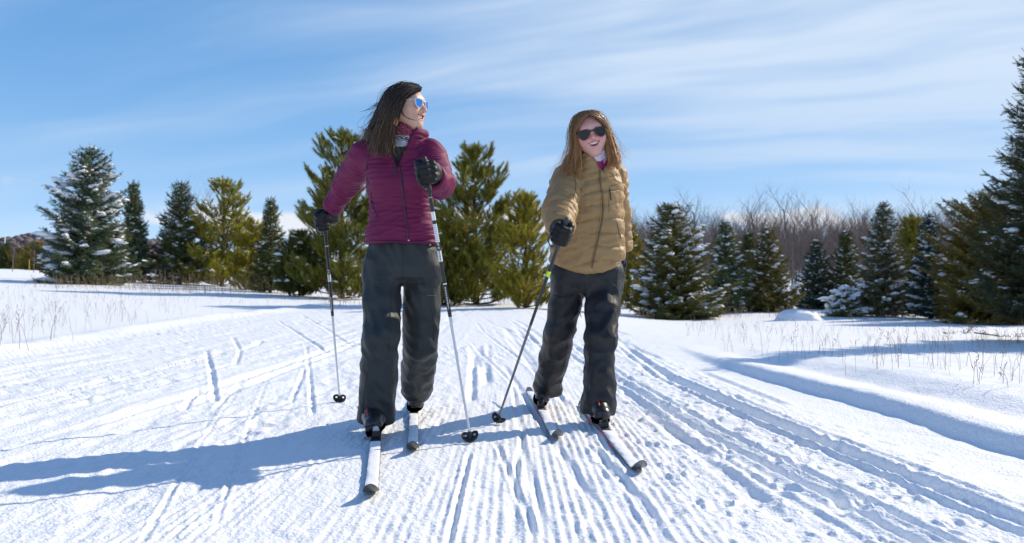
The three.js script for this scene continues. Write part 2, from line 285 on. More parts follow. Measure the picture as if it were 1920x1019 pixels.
// along a polyline: [distance along, distance from, index of the piece]
function along(pts, x, y, z) { let best = 1e9, s = 0, bs = 0, bi = 0; for (let i = 0; i + 1 < pts.length; i++) { const a = pts[i], b = pts[i + 1], ex = b.x - a.x, ey = b.y - a.y, ez = b.z - a.z, L2 = ex * ex + ey * ey + ez * ez, t = clamp(((x - a.x) * ex + (y - a.y) * ey + (z - a.z) * ez) / L2), q = len3(x - a.x - ex * t, y - a.y - ey * t, z - a.z - ez * t), L = Math.sqrt(L2); if (q < best) { best = q; bs = s + L * t; bi = i; } s += L; } return [bs, best, bi]; }
function tube(pts, r, sides = 6, seg = 0, closed = false) { const c = new THREE.CatmullRomCurve3(pts, closed, 'centripetal'); return new THREE.TubeGeometry(c, seg || pts.length * 4, r, sides, closed); }
function taperTube(pts, rs, sides = 6, caps = true) {          // straight pieces with a radius at each point
  const P = [], I = []; let prev = null;
  const n = pts.length, u = V3(), w = V3();
  for (let i = 0; i < n; i++) {
    const t = pts[Math.min(i + 1, n - 1)].clone().sub(pts[Math.max(i - 1, 0)]).normalize();
    if (!prev) prev = Math.abs(t.y) < 0.9 ? V3(0, 1, 0) : V3(1, 0, 0);
    u.copy(prev).addScaledVector(t, -prev.dot(t)).normalize(); prev = u.clone(); w.crossVectors(t, u);
    for (let k = 0; k < sides; k++) { const a = k / sides * 2 * Math.PI, c = Math.cos(a) * rs[i], s = Math.sin(a) * rs[i]; P.push(pts[i].x + u.x * c + w.x * s, pts[i].y + u.y * c + w.y * s, pts[i].z + u.z * c + w.z * s); }
  }
  for (let i = 0; i + 1 < n; i++) for (let k = 0; k < sides; k++) { const a = i * sides + k, b = i * sides + (k + 1) % sides; I.push(a, b, a + sides, b, b + sides, a + sides); }
  if (caps) { const c0 = P.length / 3; P.push(pts[0].x, pts[0].y, pts[0].z, pts[n - 1].x, pts[n - 1].y, pts[n - 1].z); for (let k = 0; k < sides; k++) { I.push(c0, (k + 1) % sides, k, c0 + 1, (n - 1) * sides + k, (n - 1) * sides + (k + 1) % sides); } }
  const g = new THREE.BufferGeometry(); g.setAttribute('position', new THREE.BufferAttribute(new Float32Array(P), 3)); g.setIndex(I); g.computeVertexNormals(); return g;
}
function merged(list) { const gs = list.map((g) => { const q = g.index ? g : g.clone(); if (!q.index) { q.setIndex([...Array(q.attributes.position.count).keys()]); } const keep = ['position', 'normal', 'color']; for (const k of Object.keys(q.attributes)) if (!keep.includes(k)) q.deleteAttribute(k); return q; }); return mergeGeometries(gs); }
function ray(f, o, dir, max = 2) { let t = 0; for (let i = 0; i < 120 && t < max; i++) { const d = f(o.x + dir.x * t, o.y + dir.y * t, o.z + dir.z * t); if (d < 0.0008) break; t += Math.max(d * 0.7, 0.0006); } return o.clone().addScaledVector(dir, t); }
// the point of a surface that is seen at a pixel
function seen(f, px, py, lift = 0) { const a = W(px, py, 1), o = V3(0, EYE, 0), dir = a.sub(o).normalize(); o.addScaledVector(dir, 2.4); const p = ray(f, o, dir, 4); return p.addScaledVector(dir, -lift); }

// the same on a finished cloth mesh, folds and all
function seenM(mesh, px, py, lift = 0.002) {
  const o = V3(0, EYE, 0), d = W(px, py, 1).sub(o).normalize(), P = mesh.geometry.attributes.position.array, I = mesh.geometry.index.array; let best = 1e9;
  for (let i = 0; i < I.length; i += 3) {
    const a = I[i] * 3, b = I[i + 1] * 3, c = I[i + 2] * 3, e1x = P[b] - P[a], e1y = P[b + 1] - P[a + 1], e1z = P[b + 2] - P[a + 2], e2x = P[c] - P[a], e2y = P[c + 1] - P[a + 1], e2z = P[c + 2] - P[a + 2];
    const hx = d.y * e2z - d.z * e2y, hy = d.z * e2x - d.x * e2z, hz = d.x * e2y - d.y * e2x, det = e1x * hx + e1y * hy + e1z * hz; if (Math.abs(det) < 1e-12) continue;
    const f = 1 / det, sx = o.x - P[a], sy = o.y - P[a + 1], sz = o.z - P[a + 2], u = f * (sx * hx + sy * hy + sz * hz); if (u < 0 || u > 1) continue;
    const qx = sy * e1z - sz * e1y, qy = sz * e1x - sx * e1z, qz = sx * e1y - sy * e1x, v = f * (d.x * qx + d.y * qy + d.z * qz); if (v < 0 || u + v > 1) continue;
    const t = f * (e2x * qx + e2y * qy + e2z * qz); if (t > 0.5 && t < best) best = t;
  }
  return best < 1e8 ? o.addScaledVector(d, best - lift) : null;
}
function onCloth(mesh, list, n, lift) {          // a line of points laid on the cloth
  const c = new THREE.CatmullRomCurve3(list.map(([a, b]) => V3(a, b, 0))), out = []; for (const q of c.getPoints(n)) { const p = seenM(mesh, q.x, q.y, lift); if (p) out.push(p); }
  for (let k = 0; k < 2; k++) for (let i = 1; i + 1 < out.length; i++) if (Math.abs(out[i].z - (out[i - 1].z + out[i + 1].z) / 2) > 0.004) out[i].z = (out[i - 1].z + out[i + 1].z) / 2 + 0.002;
  return out;
}
const clothLine = (mesh, list, n, r, lift = 0.0015) => { const p = onCloth(mesh, list, n, lift); return taperTube(p, p.map(() => r), 6); };

// ---------- trees ----------
const needleMat = mat(1, 1, 1, 0.7, { side: THREE.DoubleSide, specularIntensity: 0.25 }), barkMat = mat(0.085, 0.062, 0.045, 0.95), twigMat = mat(0.10, 0.08, 0.065, 0.95), paleBark = mat(0.20, 0.17, 0.145, 0.95), snowMat = mat(0.86, 0.88, 0.905, 0.75);
function sprigGeo(seed, n, len, needle, width, ang, curl = 0) {     // a twig with needles all round, growing along +z, one unit long
  const R = rng(seed), P = [], Nn = [];
  const tri = (a, b, c) => { P.push(a.x, a.y, a.z, b.x, b.y, b.z, c.x, c.y, c.z); const m = b.clone().sub(a).cross(c.clone().sub(a)).normalize(); for (let i = 0; i < 3; i++) Nn.push(m.x, m.y, m.z); };
  for (let i = 0; i < n; i++) {
    const t = i / n, a = i * 2.4 + R(), o = V3(0, 0, t * len), out = V3(Math.cos(a), Math.sin(a) + curl, 0), d = out.multiplyScalar(Math.sin(ang)).add(V3(0, 0, Math.cos(ang))).normalize(), l = needle * (0.75 + 0.5 * R()), s = V3(-Math.sin(a), Math.cos(a), 0.3 * (R() - 0.5)).normalize().multiplyScalar(width);
    tri(o.clone().sub(s), o.clone().add(s), o.clone().addScaledVector(d, l));
  }
  for (const s of [V3(0.015, 0, 0), V3(0, 0.015, 0)]) tri(s.clone().negate(), s.clone(), V3(0, 0, len));
  const g = new THREE.BufferGeometry(); g.setAttribute('position', new THREE.BufferAttribute(new Float32Array(P), 3)); g.setAttribute('normal', new THREE.BufferAttribute(new Float32Array(Nn), 3)); return g;
}
const SPRIG = { spruce: sprigGeo(1, 26, 0.92, 0.24, 0.028, 0.85), fine: sprigGeo(2, 46, 0.92, 0.17, 0.015, 0.9), pine: sprigGeo(3, 40, 0.72, 0.46, 0.024, 0.8), far: sprigGeo(4, 14, 0.9, 0.34, 0.05, 0.8) };
function lumpGeo(seed) { const g = new THREE.IcosahedronGeometry(1, 3), p = g.attributes.position; for (let i = 0; i < p.count; i++) { const v = V3(p.getX(i), p.getY(i), p.getZ(i)), k = 1 + 0.34 * fbm(v.x * 1.6 + seed, v.y * 1.6, v.z * 1.6, 3); const y = v.y * k; p.setXYZ(i, v.x * k, y < 0 ? y * 0.45 : y, v.z * k); } const q = new THREE.BufferGeometry(); q.setAttribute('position', g.attributes.position.clone()); const mg = mergeV(q); mg.computeVertexNormals(); return mg; }
function mergeV(g) { const p = g.attributes.position, map = new Map(), P = [], I = []; for (let i = 0; i < p.count; i++) { const k = [p.getX(i), p.getY(i), p.getZ(i)].map((x) => Math.round(x * 1e4)).join(); if (!map.has(k)) { map.set(k, P.length / 3); P.push(p.getX(i), p.getY(i), p.getZ(i)); } I.push(map.get(k)); } const q = new THREE.BufferGeometry(); q.setAttribute('position', new THREE.BufferAttribute(new Float32Array(P), 3)); q.setIndex(I); return q; }
const LUMPS = [lumpGeo(1.3), lumpGeo(8.1), lumpGeo(15.7)];
class Spray {                              // gathers copies of one small shape
  constructor(geo, material) { this.g = geo; this.m = material; this.a = []; this.c = []; }
  put(p, dir, scale, roll, color, sy = 1) { const z = dir.clone().normalize(), r = Math.abs(z.y) > 0.98 ? V3(1, 0, 0) : V3(0, 1, 0), x = r.cross(z).normalize(), y = z.clone().cross(x), c = Math.cos(roll), s = Math.sin(roll), X = x.clone().multiplyScalar(c).addScaledVector(y, s), Y = y.multiplyScalar(c).addScaledVector(x, -s); this.a.push(new THREE.Matrix4().makeBasis(X.multiplyScalar(scale * sy), Y.multiplyScalar(scale * sy), z.multiplyScalar(scale)).setPosition(p)); this.c.push(color); }
  raw(m) { this.a.push(m); }
  build(name, parent) { if (!this.a.length) return null; const o = new THREE.InstancedMesh(this.g, this.m, this.a.length); this.a.forEach((m, i) => { o.setMatrixAt(i, m); if (this.c.length) o.setColorAt(i, this.c[i]); }); o.name = name; o.userData.kind = 'stuff'; o.castShadow = o.receiveShadow = true; parent.add(o); return o; }
}
function snowLump(spray, R, p, dir, size) { const yaw = Math.atan2(dir.x, dir.z) + (R() - 0.5) * 0.6, q = new THREE.Quaternion().setFromEuler(new THREE.Euler(clamp(-dir.y, -0.6, 0.6) * 0.7 + (R() - 0.5) * 0.2, yaw, (R() - 0.5) * 0.3, 'YXZ')); spray.raw(new THREE.Matrix4().compose(p.clone().add(V3(0, size * 0.08, 0)), q, V3(size * (0.42 + 0.3 * R()), size * (0.30 + 0.2 * R()), size * (0.8 + 0.6 * R())))); }
const col = (R, c, v = 0.3, dry = 0.22) => { if (R() < dry) { const q = 0.7 + 0.7 * R(); return new THREE.Color().setRGB((c[0] * 0.8 + 0.055) * q, (c[1] * 0.7 + 0.035) * q, c[2] * 0.55 * q); } const k = 1 + v * (R() - 0.5) * 2, w = (R() - 0.5) * 0.22; return new THREE.Color().setRGB(c[0] * k * (1 + w), c[1] * k, c[2] * k * (1 - w)); };
function spruce(label, base, H, Rad, o = {}) {
  const t = thing('spruce_tree', label, 'spruce', base.toArray()), R = rng(o.seed ?? 1), c = o.color ?? [0.030, 0.050, 0.036], wood = [], kind = o.kind ?? 'spruce';
  const leaf = new Spray(SPRIG[kind], needleMat), snow = new Spray(LUMPS[(o.seed ?? 1) % 3], snowMat), ss = o.sprig ?? 0.17, lean = (R() - 0.5) * 0.03 * H;
  const trunkAt = (h) => V3(lean * h / H, h, 0.3 * lean * h / H);
  part('trunk', taperTube([0, 0.25, 0.5, 0.75, 0.97].map((k) => trunkAt(H * k - (k ? 0 : 0.15))), [0.021, 0.017, 0.012, 0.007, 0.002].map((k) => k * H), 8), barkMat, t);
  const step = o.step ?? H * 0.034, tips = o.tips ?? 0;
  let h = o.bare ?? H * 0.045, ring = 0;
  while (h < H * 0.985) {
    const k = h / H, env = Math.pow(1 - k, o.taper ?? 0.82) * (k < 0.12 ? 0.82 + 1.5 * k : 1), n = k > 0.9 ? 4 : Math.round(lerp(o.dense ?? 8, 5, k));
    for (let i = 0; i < n; i++) {
      const az = i / n * 6.2832 + ring * 1.9 + (R() - 0.5) * 0.7, big = (R() < 0.08 ? 0.55 : 1) * (0.62 + 0.55 * R() * R()) + 0.26 * N3(Math.cos(az) * 1.5 + (o.seed ?? 1), k * 6, Math.sin(az) * 1.5), L = Math.max(0.08 * ss / 0.17, Rad * env * clamp(big, 0.4, 1.12) * 1.06);
      const hd = V3(Math.cos(az), 0, Math.sin(az)), rise = lerp(-0.02, 0.95, Math.pow(k, 1.3)) + (R() - 0.5) * 0.16, droop = lerp(0.30, 0.02, k) * sstep(-0.05, 0.14, k), hh = h + (R() - 0.5) * step * 0.9;
      const at = (u) => trunkAt(hh).addScaledVector(hd, L * u).add(V3(0, L * (rise * u - droop * Math.sin(u * 2.6) * 0.55 + droop * 0.55 * u * u), 0));
      wood.push(taperTube([0, 0.35, 0.7, 0.98].map(at), [0.010, 0.007, 0.0045, 0.002].map((q) => q * (0.4 + L * 0.8) * 1.3), 4, false));
      const du = ss * 0.6 / L;
      for (let u = Math.min(0.3, 0.35 * ss / L + 0.14); u < 1; u += du * (0.8 + 0.4 * R())) {
        const p = at(u), d = at(Math.min(1, u + 0.03)).sub(at(u - 0.03)).normalize();
        for (const s of [-1, 1]) {
          const side = V3(-hd.z, 0, hd.x).multiplyScalar(s), Lt = (0.40 * (1 - u) * L + 0.09 * Math.sqrt(L)) * (0.65 + 0.6 * R()), td = d.clone().multiplyScalar(0.72).addScaledVector(side, 0.75).add(V3(0, -0.16 + 0.3 * R(), 0)).normalize();
          const m = Math.max(1, Math.round(Lt / (ss * 0.72)));
          for (let q = 0; q < m; q++) leaf.put(p.clone().addScaledVector(td, Lt * q / m).add(V3(0, -0.05 * Lt * q / m * q / m, 0)), td.clone().add(V3((R() - 0.5) * 0.5, (R() - 0.5) * 0.45, (R() - 0.5) * 0.5)), ss * (0.9 + 0.5 * R()), R() * 6.28, col(R, c), 1.35);
          if (R() < 0.6) leaf.put(p.clone().addScaledVector(td, Lt * R()), td.clone().add(V3((R() - 0.5) * 0.8, -0.75 * R(), (R() - 0.5) * 0.8)), ss * (0.8 + 0.5 * R()), R() * 6.28, col(R, c), 1.3);
        }
        if (R() < 0.7) leaf.put(p, d.clone().add(V3((R() - 0.5) * 0.5, 0.25 * R(), (R() - 0.5) * 0.5)), ss * (0.9 + 0.4 * R()), R() * 6.28, col(R, c));
      }
      leaf.put(at(0.96), at(1).sub(at(0.9)).add(V3(0, 0.05 * L, 0)), ss * 1.25, R() * 6.28, col(R, c));
      // snow lies in pads on some boughs
      const amt = 0.85 * (o.snow ?? 0.25) * (k < 0.06 ? 0.5 : k > 0.78 ? 0.25 : 1) * (0.35 + 1.3 * clamp(0.5 + N3(Math.cos(az) + 3 * (o.seed ?? 1), k * 5, Math.sin(az)) * 1.6)); 
      if (R() < amt) { const u0 = 0.45 + 0.4 * R(), m = 1 + Math.floor(R() * (o.pad ?? 3)), sz = 0.8 * (o.lump ?? 0.16) * (0.5 + 0.8 * R()) * (0.5 + 0.5 * Math.min(1.4, L)); for (let q = 0; q < m; q++) { const u = Math.min(0.97, u0 + q * sz * 0.7 / L); snowLump(snow, R, at(u).addScaledVector(V3(-hd.z, 0, hd.x), (R() - 0.5) * sz * 1.6).add(V3(0, 0.07 + sz * 0.12, 0)), hd, sz * (1 - 0.15 * q)); } }
      for (let q = 0; q < 3; q++) if (R() < amt * 1.1) { const u = 0.35 + 0.62 * R(), s = R() < 0.5 ? -1 : 1, p = at(u).addScaledVector(V3(-hd.z, 0, hd.x), s * R() * 0.3 * (1 - u) * L); snowLump(snow, R, p.add(V3(0, 0.075, 0)), hd, (o.lump ?? 0.16) * (0.2 + 0.3 * R())); }
    }
    h += step * (0.85 + 0.3 * R()) * (k > 0.85 ? 0.75 : 1); ring++;
  }
  for (let i = 0; i < 5; i++) leaf.put(trunkAt(H * (0.94 + 0.012 * i)), V3((R() - 0.5) * 0.25, 1, (R() - 0.5) * 0.25), ss * 1.3, R() * 6, col(R, c));
  part('boughs', merged(wood), barkMat, t); leaf.build('needles', t); snow.build('snow', t);
  return t;
}
function pine(label, base, H, Rad, o = {}) {
  const t = thing('pine_tree', label, 'pine', base.toArray()), R = rng(o.seed ?? 1), c = o.color ?? [0.085, 0.098, 0.030], wood = [], leaf = new Spray(SPRIG.pine, needleMat), snow = new Spray(LUMPS[(o.seed ?? 1) % 3], snowMat), ss = o.sprig ?? 0.24, lean = (R() - 0.5) * 0.06 * H;
  const trunkAt = (h) => V3(lean * Math.pow(h / H, 2), h, 0.03 * H * Math.sin(h / H * 3 + (o.seed ?? 1)));
  part('trunk', taperTube([-0.02, 0.25, 0.5, 0.75, 0.98].map((k) => trunkAt(H * k)), [0.022, 0.017, 0.012, 0.007, 0.002].map((k) => k * H), 8), barkMat, t);
  const tuft = (p, d, n, spread) => { for (let q = 0; q < n; q++) leaf.put(p.clone().addScaledVector(d, (q - n) * ss * 0.42), d.clone().add(V3((R() - 0.5) * spread, (R() - 0.5) * spread, (R() - 0.5) * spread)), ss * (0.8 + 0.45 * R()), R() * 6.28, col(R, c, 0.35), 1); };
  let h = H * Math.min(o.bare ?? 0.02, 0.015), ring = 0;
  while (h < H * 0.95) {
    const k = h / H, env = (o.profile ?? ((q) => Math.pow(1 - q, 0.62) * (0.75 + 0.9 * q * (1 - q))))(k), n = Math.round(lerp(o.dense ?? 6, 5, k)) + 1;
    for (let i = 0; i < n; i++) {
      const az = i / n * 6.2832 + ring * 2.3 + (R() - 0.5) * 0.8, L = Math.max(0.25, Rad * env * (0.42 + 0.72 * R())), hd = V3(Math.cos(az), 0, Math.sin(az)), gap = N3(Math.cos(az) * 1.3 + (o.seed ?? 1) * 1.7, k * 5, Math.sin(az) * 1.3), rise = lerp(0.12, 0.95, k) + (R() - 0.5) * 0.25, hh = h + (R() - 0.5) * H * 0.03;
      const at = (u) => trunkAt(hh).addScaledVector(hd, L * (u - 0.12 * u * u)).add(V3(0, L * (rise * 0.55 * u + 0.42 * u * u * u), 0));
      if (gap < -0.26 && k > 0.12 && k < 0.9) continue;
      wood.push(taperTube([0, 0.3, 0.6, 0.85, 1].map(at), [0.013, 0.010, 0.007, 0.005, 0.003].map((q) => q * (0.5 + L * 0.7)), 4, false));
      tuft(at(1), V3(hd.x * 0.5, 0.9, hd.z * 0.5).normalize(), 5, 0.45); for (const u of [0.55, 0.78]) tuft(at(u).add(V3((R() - 0.5) * 0.2, 0.1, (R() - 0.5) * 0.2)), V3(hd.x * 0.7, 0.7, hd.z * 0.7).normalize(), 3, 0.9);
      const m = Math.max(2, Math.round(L / (o.gap ?? 0.26)));
      for (let q = 1; q < m; q++) for (const s of [-1, 1]) {
        const u = 0.22 + 0.75 * q / m, p = at(u), Ls = (0.2 + 0.42 * (1 - u) * L) * (0.6 + 0.7 * R()), sd = hd.clone().multiplyScalar(0.65).add(V3(-hd.z * s * 0.8, 0.12 + 0.35 * R(), hd.x * s * 0.8)).normalize(), e = (v) => p.clone().addScaledVector(sd, Ls * v).add(V3(0, 0.4 * Ls * v * v, 0));
        wood.push(taperTube([0, 0.5, 1].map(e), [0.006, 0.005, 0.003], 3, false));
        const up = sd.clone().add(V3(0, 0.95, 0)).normalize(); tuft(e(1), up, 4, 0.5);
        for (let w = Ls / 0.34 | 0; w > 0; w--) tuft(e(0.35 + 0.5 * R()).add(V3((R() - 0.5) * 0.22, 0.08 + 0.12 * R(), (R() - 0.5) * 0.22)), up, 3, 0.6);
        if (R() < (o.snow ?? 0.1)) snowLump(snow, R, e(0.75).add(V3(0, 0.04, 0)), sd, (o.lump ?? 0.13) * (0.4 + 0.7 * R()));
      }
    }
    h += H * (o.step ?? 0.068) * (0.8 + 0.4 * R()); ring++;
  }
  for (let i = 0; i < 5; i++) { const d = V3(Math.cos(i * 1.3) * 0.35, 1, Math.sin(i * 1.3) * 0.35).normalize(), p = trunkAt(H * 0.93), e = p.clone().addScaledVector(d, H * 0.05); wood.push(taperTube([p, e], [0.008, 0.004], 4, false)); tuft(e, d, 4, 0.35); }
  tuft(trunkAt(H), V3(0, 1, 0), 5, 0.3);
  part('boughs', merged(wood), barkMat, t); leaf.build('needles', t); snow.build('snow', t);
  return t;
}
function bareWood(seed, H, spread = 1) {    // leafless tree: [trunk geometry, branch geometry]
  const R = rng(seed), limbs = []; const grow = (p, d, L, r, depth) => {
    const pts = [p], rs = [r]; let q = p.clone(), v = d.clone(); const m = [5, 3, 2, 1, 1][depth];
    for (let i = 1; i <= m; i++) { v.add(V3((R() - 0.5) * 0.22, 0.06, (R() - 0.5) * 0.22)).normalize(); q = q.clone().addScaledVector(v, L / m); pts.push(q); rs.push(r * (1 - 0.62 * i / m)); }
    limbs[depth] = limbs[depth] || []; limbs[depth].push(taperTube(pts, rs, depth === 0 ? 6 : 3, false));
    if (depth >= 4) return;
    const n = depth === 0 ? 11 : depth === 1 ? 6 : depth === 2 ? 4 : 2;
    for (let i = 0; i < n; i++) { const u = depth === 0 ? 0.3 + 0.7 * (i + R()) / n : 0.2 + 0.8 * (i + R()) / n, fi = Math.min(m - 1e-3, u * m), a = Math.floor(fi), s = pts[a].clone().lerp(pts[a + 1], fi - a), az = i * 2.4 + R(), out = V3(Math.cos(az), 0, Math.sin(az)), nd = v.clone().multiplyScalar(0.75).addScaledVector(out, (0.55 + 0.3 * R()) * spread).add(V3(0, 0.25, 0)).normalize(); grow(s, nd, L * (depth === 0 ? 0.42 - 0.16 * u : 0.55) * (0.7 + 0.5 * R()), r * (depth === 0 ? 0.42 : 0.5) * (1 - 0.4 * u), depth + 1); }
  };
  grow(V3(0, -0.1, 0), V3((R() - 0.5) * 0.1, 1, (R() - 0.5) * 0.1), H * 0.92, H * 0.014, 0);
  return [limbs[0][0], merged(limbs.slice(1).flat())];
}

// ---------- the two skiers ----------
const M = {
  glove: mat(0.007, 0.008, 0.009, 0.5, { specularIntensity: 0.6 }), blackRubber: mat(0.015, 0.015, 0.016, 0.55), boot: mat(0.014, 0.013, 0.013, 0.32, { clearcoat: 0.25, clearcoatRoughness: 0.4 }), red: mat(0.55, 0.035, 0.02, 0.5),
  zip: mat(0.05, 0.012, 0.035, 0.45), metal: mat(0.55, 0.55, 0.56, 0.35, { metalness: 0.9 }), white: mat(0.74, 0.75, 0.77, 0.4), teeth: mat(0.82, 0.78, 0.7, 0.25), mouth: mat(0.22, 0.045, 0.04, 0.5), eye: mat(0.7, 0.7, 0.68, 0.2),
  skin: mat(1, 1, 1, 0.5, { vertexColors: true, sheen: 0.15 }), hair: mat(1, 1, 1, 0.5, { vertexColors: true, transmission: 0.3 }), cloth: mat(1, 1, 1, 0.85, { vertexColors: true }),
  snow: mat(0.86, 0.88, 0.905, 0.7),
};
function headBasis(center, fwd, up) { const z = fwd.clone().normalize(), x = up.clone().cross(z).normalize(), y = z.clone().cross(x); const m = new THREE.Matrix4().makeBasis(x, y, z); m.setPosition(center); return m; }
function makeHead(o) {                   // in its own axes: face towards +z, crown at y = 0.115, chin at y = -0.115
  const jaw = o.jaw ?? 1, L = V3;
  const smileY = (x) => -0.0565 + (x * x) * 11, half = (x) => o.open * Math.pow(Math.max(0, 1 - (x / 0.0335) * (x / 0.0335)), 0.8);
  const skull = union([
    ell(L(0, 0.034, -0.014), 0.0725, 0.08, 0.092), ell(L(0, 0.005, 0.02), 0.067, 0.075, 0.066),
    cone(L(-0.044, -0.052, 0.012), L(-0.015, -0.094, 0.060), 0.028, 0.017), cone(L(0.044, -0.052, 0.012), L(0.015, -0.094, 0.060), 0.028, 0.017),
    ell(L(0, -0.05, 0.046), 0.050 * jaw, 0.05, 0.041), ell(L(0, -0.095, 0.067), 0.019, 0.0155, 0.017),
    ball(L(-0.0395, -0.026, 0.055), 0.0285), ball(L(0.0395, -0.026, 0.055), 0.0285),
    cone(L(-0.034, 0.028, 0.073), L(0.034, 0.028, 0.073), 0.014, 0.014),
  ], 0.035);
  const nose = union([cone(L(0, 0.018, 0.084), L(0, -0.020, 0.107), 0.0075, 0.0100), ball(L(0, -0.0225, 0.109), 0.0100), ball(L(-0.0115, -0.0265, 0.093), 0.0078), ball(L(0.0115, -0.0265, 0.093), 0.0078)], 0.009);
  const ears = union([ell(L(-0.074, -0.008, -0.012), 0.009, 0.031, 0.018), ell(L(0.074, -0.008, -0.012), 0.009, 0.031, 0.018)], 0.005);
  const sock = union([ball(L(-0.031, 0.010, 0.094), 0.016), ball(L(0.031, 0.010, 0.094), 0.016)], 0.002);
  const lipU = chain([-0.0345, -0.02, -0.006, 0, 0.006, 0.02, 0.0345].map((x) => L(x, smileY(x) + half(x) + 0.0025, 0.0865 - x * x * 17 + 0.001)), [0.0022, 0.0034, 0.0042, 0.0038, 0.0042, 0.0034, 0.0022]);
  const lipL = chain([-0.032, -0.017, 0, 0.017, 0.032].map((x) => L(x, smileY(x) - half(x) - 0.003, 0.0845 - x * x * 17)), [0.0022, 0.0042, 0.005, 0.0042, 0.0022]);
  const mouth = (x, y, z) => { const hx = Math.abs(x) - 0.034, hy = Math.abs(y - smileY(x)) - half(x); return Math.max(hx, hy, 0.064 - z); };
  const neck = cone(L(0, -0.06, -0.022), L(0, -0.17, -0.035), 0.047, 0.05);
  const f = (x, y, z) => {
    let d = smin(skull(x, y, z), nose(x, y, z), 0.012); d = smin(d, ears(x, y, z), 0.006); d = smax(d, -sock(x, y, z), 0.012);
    d = smin(d, lipU(x, y, z), 0.005); d = smin(d, lipL(x, y, z), 0.005); d = smax(d, -mouth(x, y, z), 0.003);
    return smin(d, neck(x, y, z), 0.03);
  };
  const [sr, sg, sb] = o.skin;
  const color = (x, y, z) => {
    let lipK = 0;
    if (z > 0.04 && y < -0.03 && Math.abs(x) < 0.04) {
      if (Math.abs(x) < 0.033 && Math.abs(y - smileY(x)) < half(x) + 0.0005 && z < 0.083 - x * x * 17) return [0.16, 0.03, 0.028];
      lipK = sstep(0.0035, 0.0, Math.min(lipU(x, y, z), lipL(x, y, z)));
    }
    const blush = Math.exp(-(Math.pow((Math.abs(x) - 0.042) / 0.024, 2) + Math.pow((y + 0.025) / 0.026, 2))) * sstep(0, 0.05, z) * o.blush + Math.exp(-(x * x + (y + 0.02) ** 2 + (z - 0.105) ** 2) / 0.0003) * o.blush * 0.9;
    const m = 1 + 0.10 * fbm(x * 70, y * 70, z * 70, 3) + 0.05 * N3(x * 25, y * 25, z * 25);
    return [sr * m * (1 - 0.12 * lipK), sg * m * (1 - 0.34 * blush) * (1 - 0.42 * lipK), sb * m * (1 - 0.28 * blush) * (1 - 0.34 * lipK)];
  };
  const geo = meshField(f, V3(-0.095, -0.17, -0.12), V3(0.095, 0.125, 0.125), 0.0023, { color });
  // teeth: a curved upper row
  const tg = []; for (let i = -5; i < 5; i++) { const x = (i + 0.5) * 0.0058, g = new THREE.CapsuleGeometry(0.0028, 0.0052 + half(x) * 0.35, 3, 8); g.scale(1.16, 1, 0.7); g.translate(x, smileY(x) + half(x) - 0.0044, 0.0848 - x * x * 17); tg.push(g); }
  const eyes = [-1, 1].map((s) => { const g = new THREE.SphereGeometry(0.0118, 14, 10); g.translate(s * 0.031, 0.010, 0.0755); return g; });
  return { geo, teeth: merged(tg), eyes, f };
}
function glassesParts(parent, m, o) {
  const bend = (g, back = 0) => { const p = g.attributes.position, k = o.scale ?? 1; for (let i = 0; i < p.count; i++) { const x = p.getX(i) * k; p.setX(i, x); p.setY(i, (p.getY(i) - 0.01) * k + 0.01); p.setZ(i, p.getZ(i) + o.z - x * x * 3.0 - back); } g.computeVertexNormals(); return g; };
  const lens = (s, k) => { const sh = new THREE.Shape(), x0 = s * 0.008, x1 = s * 0.0685, t = 0.029 + (o.dy || 0), b = -0.0165 + (o.dy || 0); const X = (u) => lerp(x0, x1, u); sh.moveTo(X(0.03 + k), t - 0.006 - k * 0.02); sh.bezierCurveTo(X(0.2), t + 0.002 - k * 0.05, X(0.8), t + 0.003 - k * 0.05, X(0.97 - k), t - 0.002 - k * 0.04); sh.bezierCurveTo(X(1.0 - k), t - 0.018, X(0.96 - k), b + 0.008, X(0.68), b + k * 0.045); sh.bezierCurveTo(X(0.42), b - 0.004 + k * 0.045, X(0.14 + k), b + 0.008, X(0.03 + k), t - 0.006 - k * 0.02); return sh; };
  const fr = [];
  for (const s of [-1, 1]) { const sh = lens(s, 0); sh.holes.push(lens(s, o.rim)); fr.push(bend(new THREE.ExtrudeGeometry(sh, { depth: 0.004, bevelEnabled: true, bevelThickness: 0.001, bevelSize: 0.001, bevelSegments: 2, curveSegments: 14 }))); }
  const br = new THREE.BoxGeometry(0.022, 0.008, 0.005, 4, 1, 1); br.translate(0, 0.020 + (o.dy || 0), 0.002); fr.push(bend(br));
  const g1 = merged(fr); g1.applyMatrix4(m); const root = part('sunglasses', g1, o.frame, parent);
  for (const s of [-1, 1]) {
    const lg = bend(new THREE.ExtrudeGeometry(lens(s, o.rim * 0.8), { depth: 0.0014, bevelEnabled: false, curveSegments: 14 }), -0.0016); lg.applyMatrix4(m); part('lens', lg, o.lens, root);
    const t = taperTube([V3(s * 0.0705 * (o.scale ?? 1), 0.022 + (o.dy || 0), o.z - 0.016), V3(s * 0.079, 0.02, 0.04), V3(s * 0.08, 0.014, -0.005), V3(s * 0.079, -0.005, -0.03)], [0.0042, 0.004, 0.0036, 0.003], 6); t.applyMatrix4(m); part('temple', t, o.frame, root);
  }
}
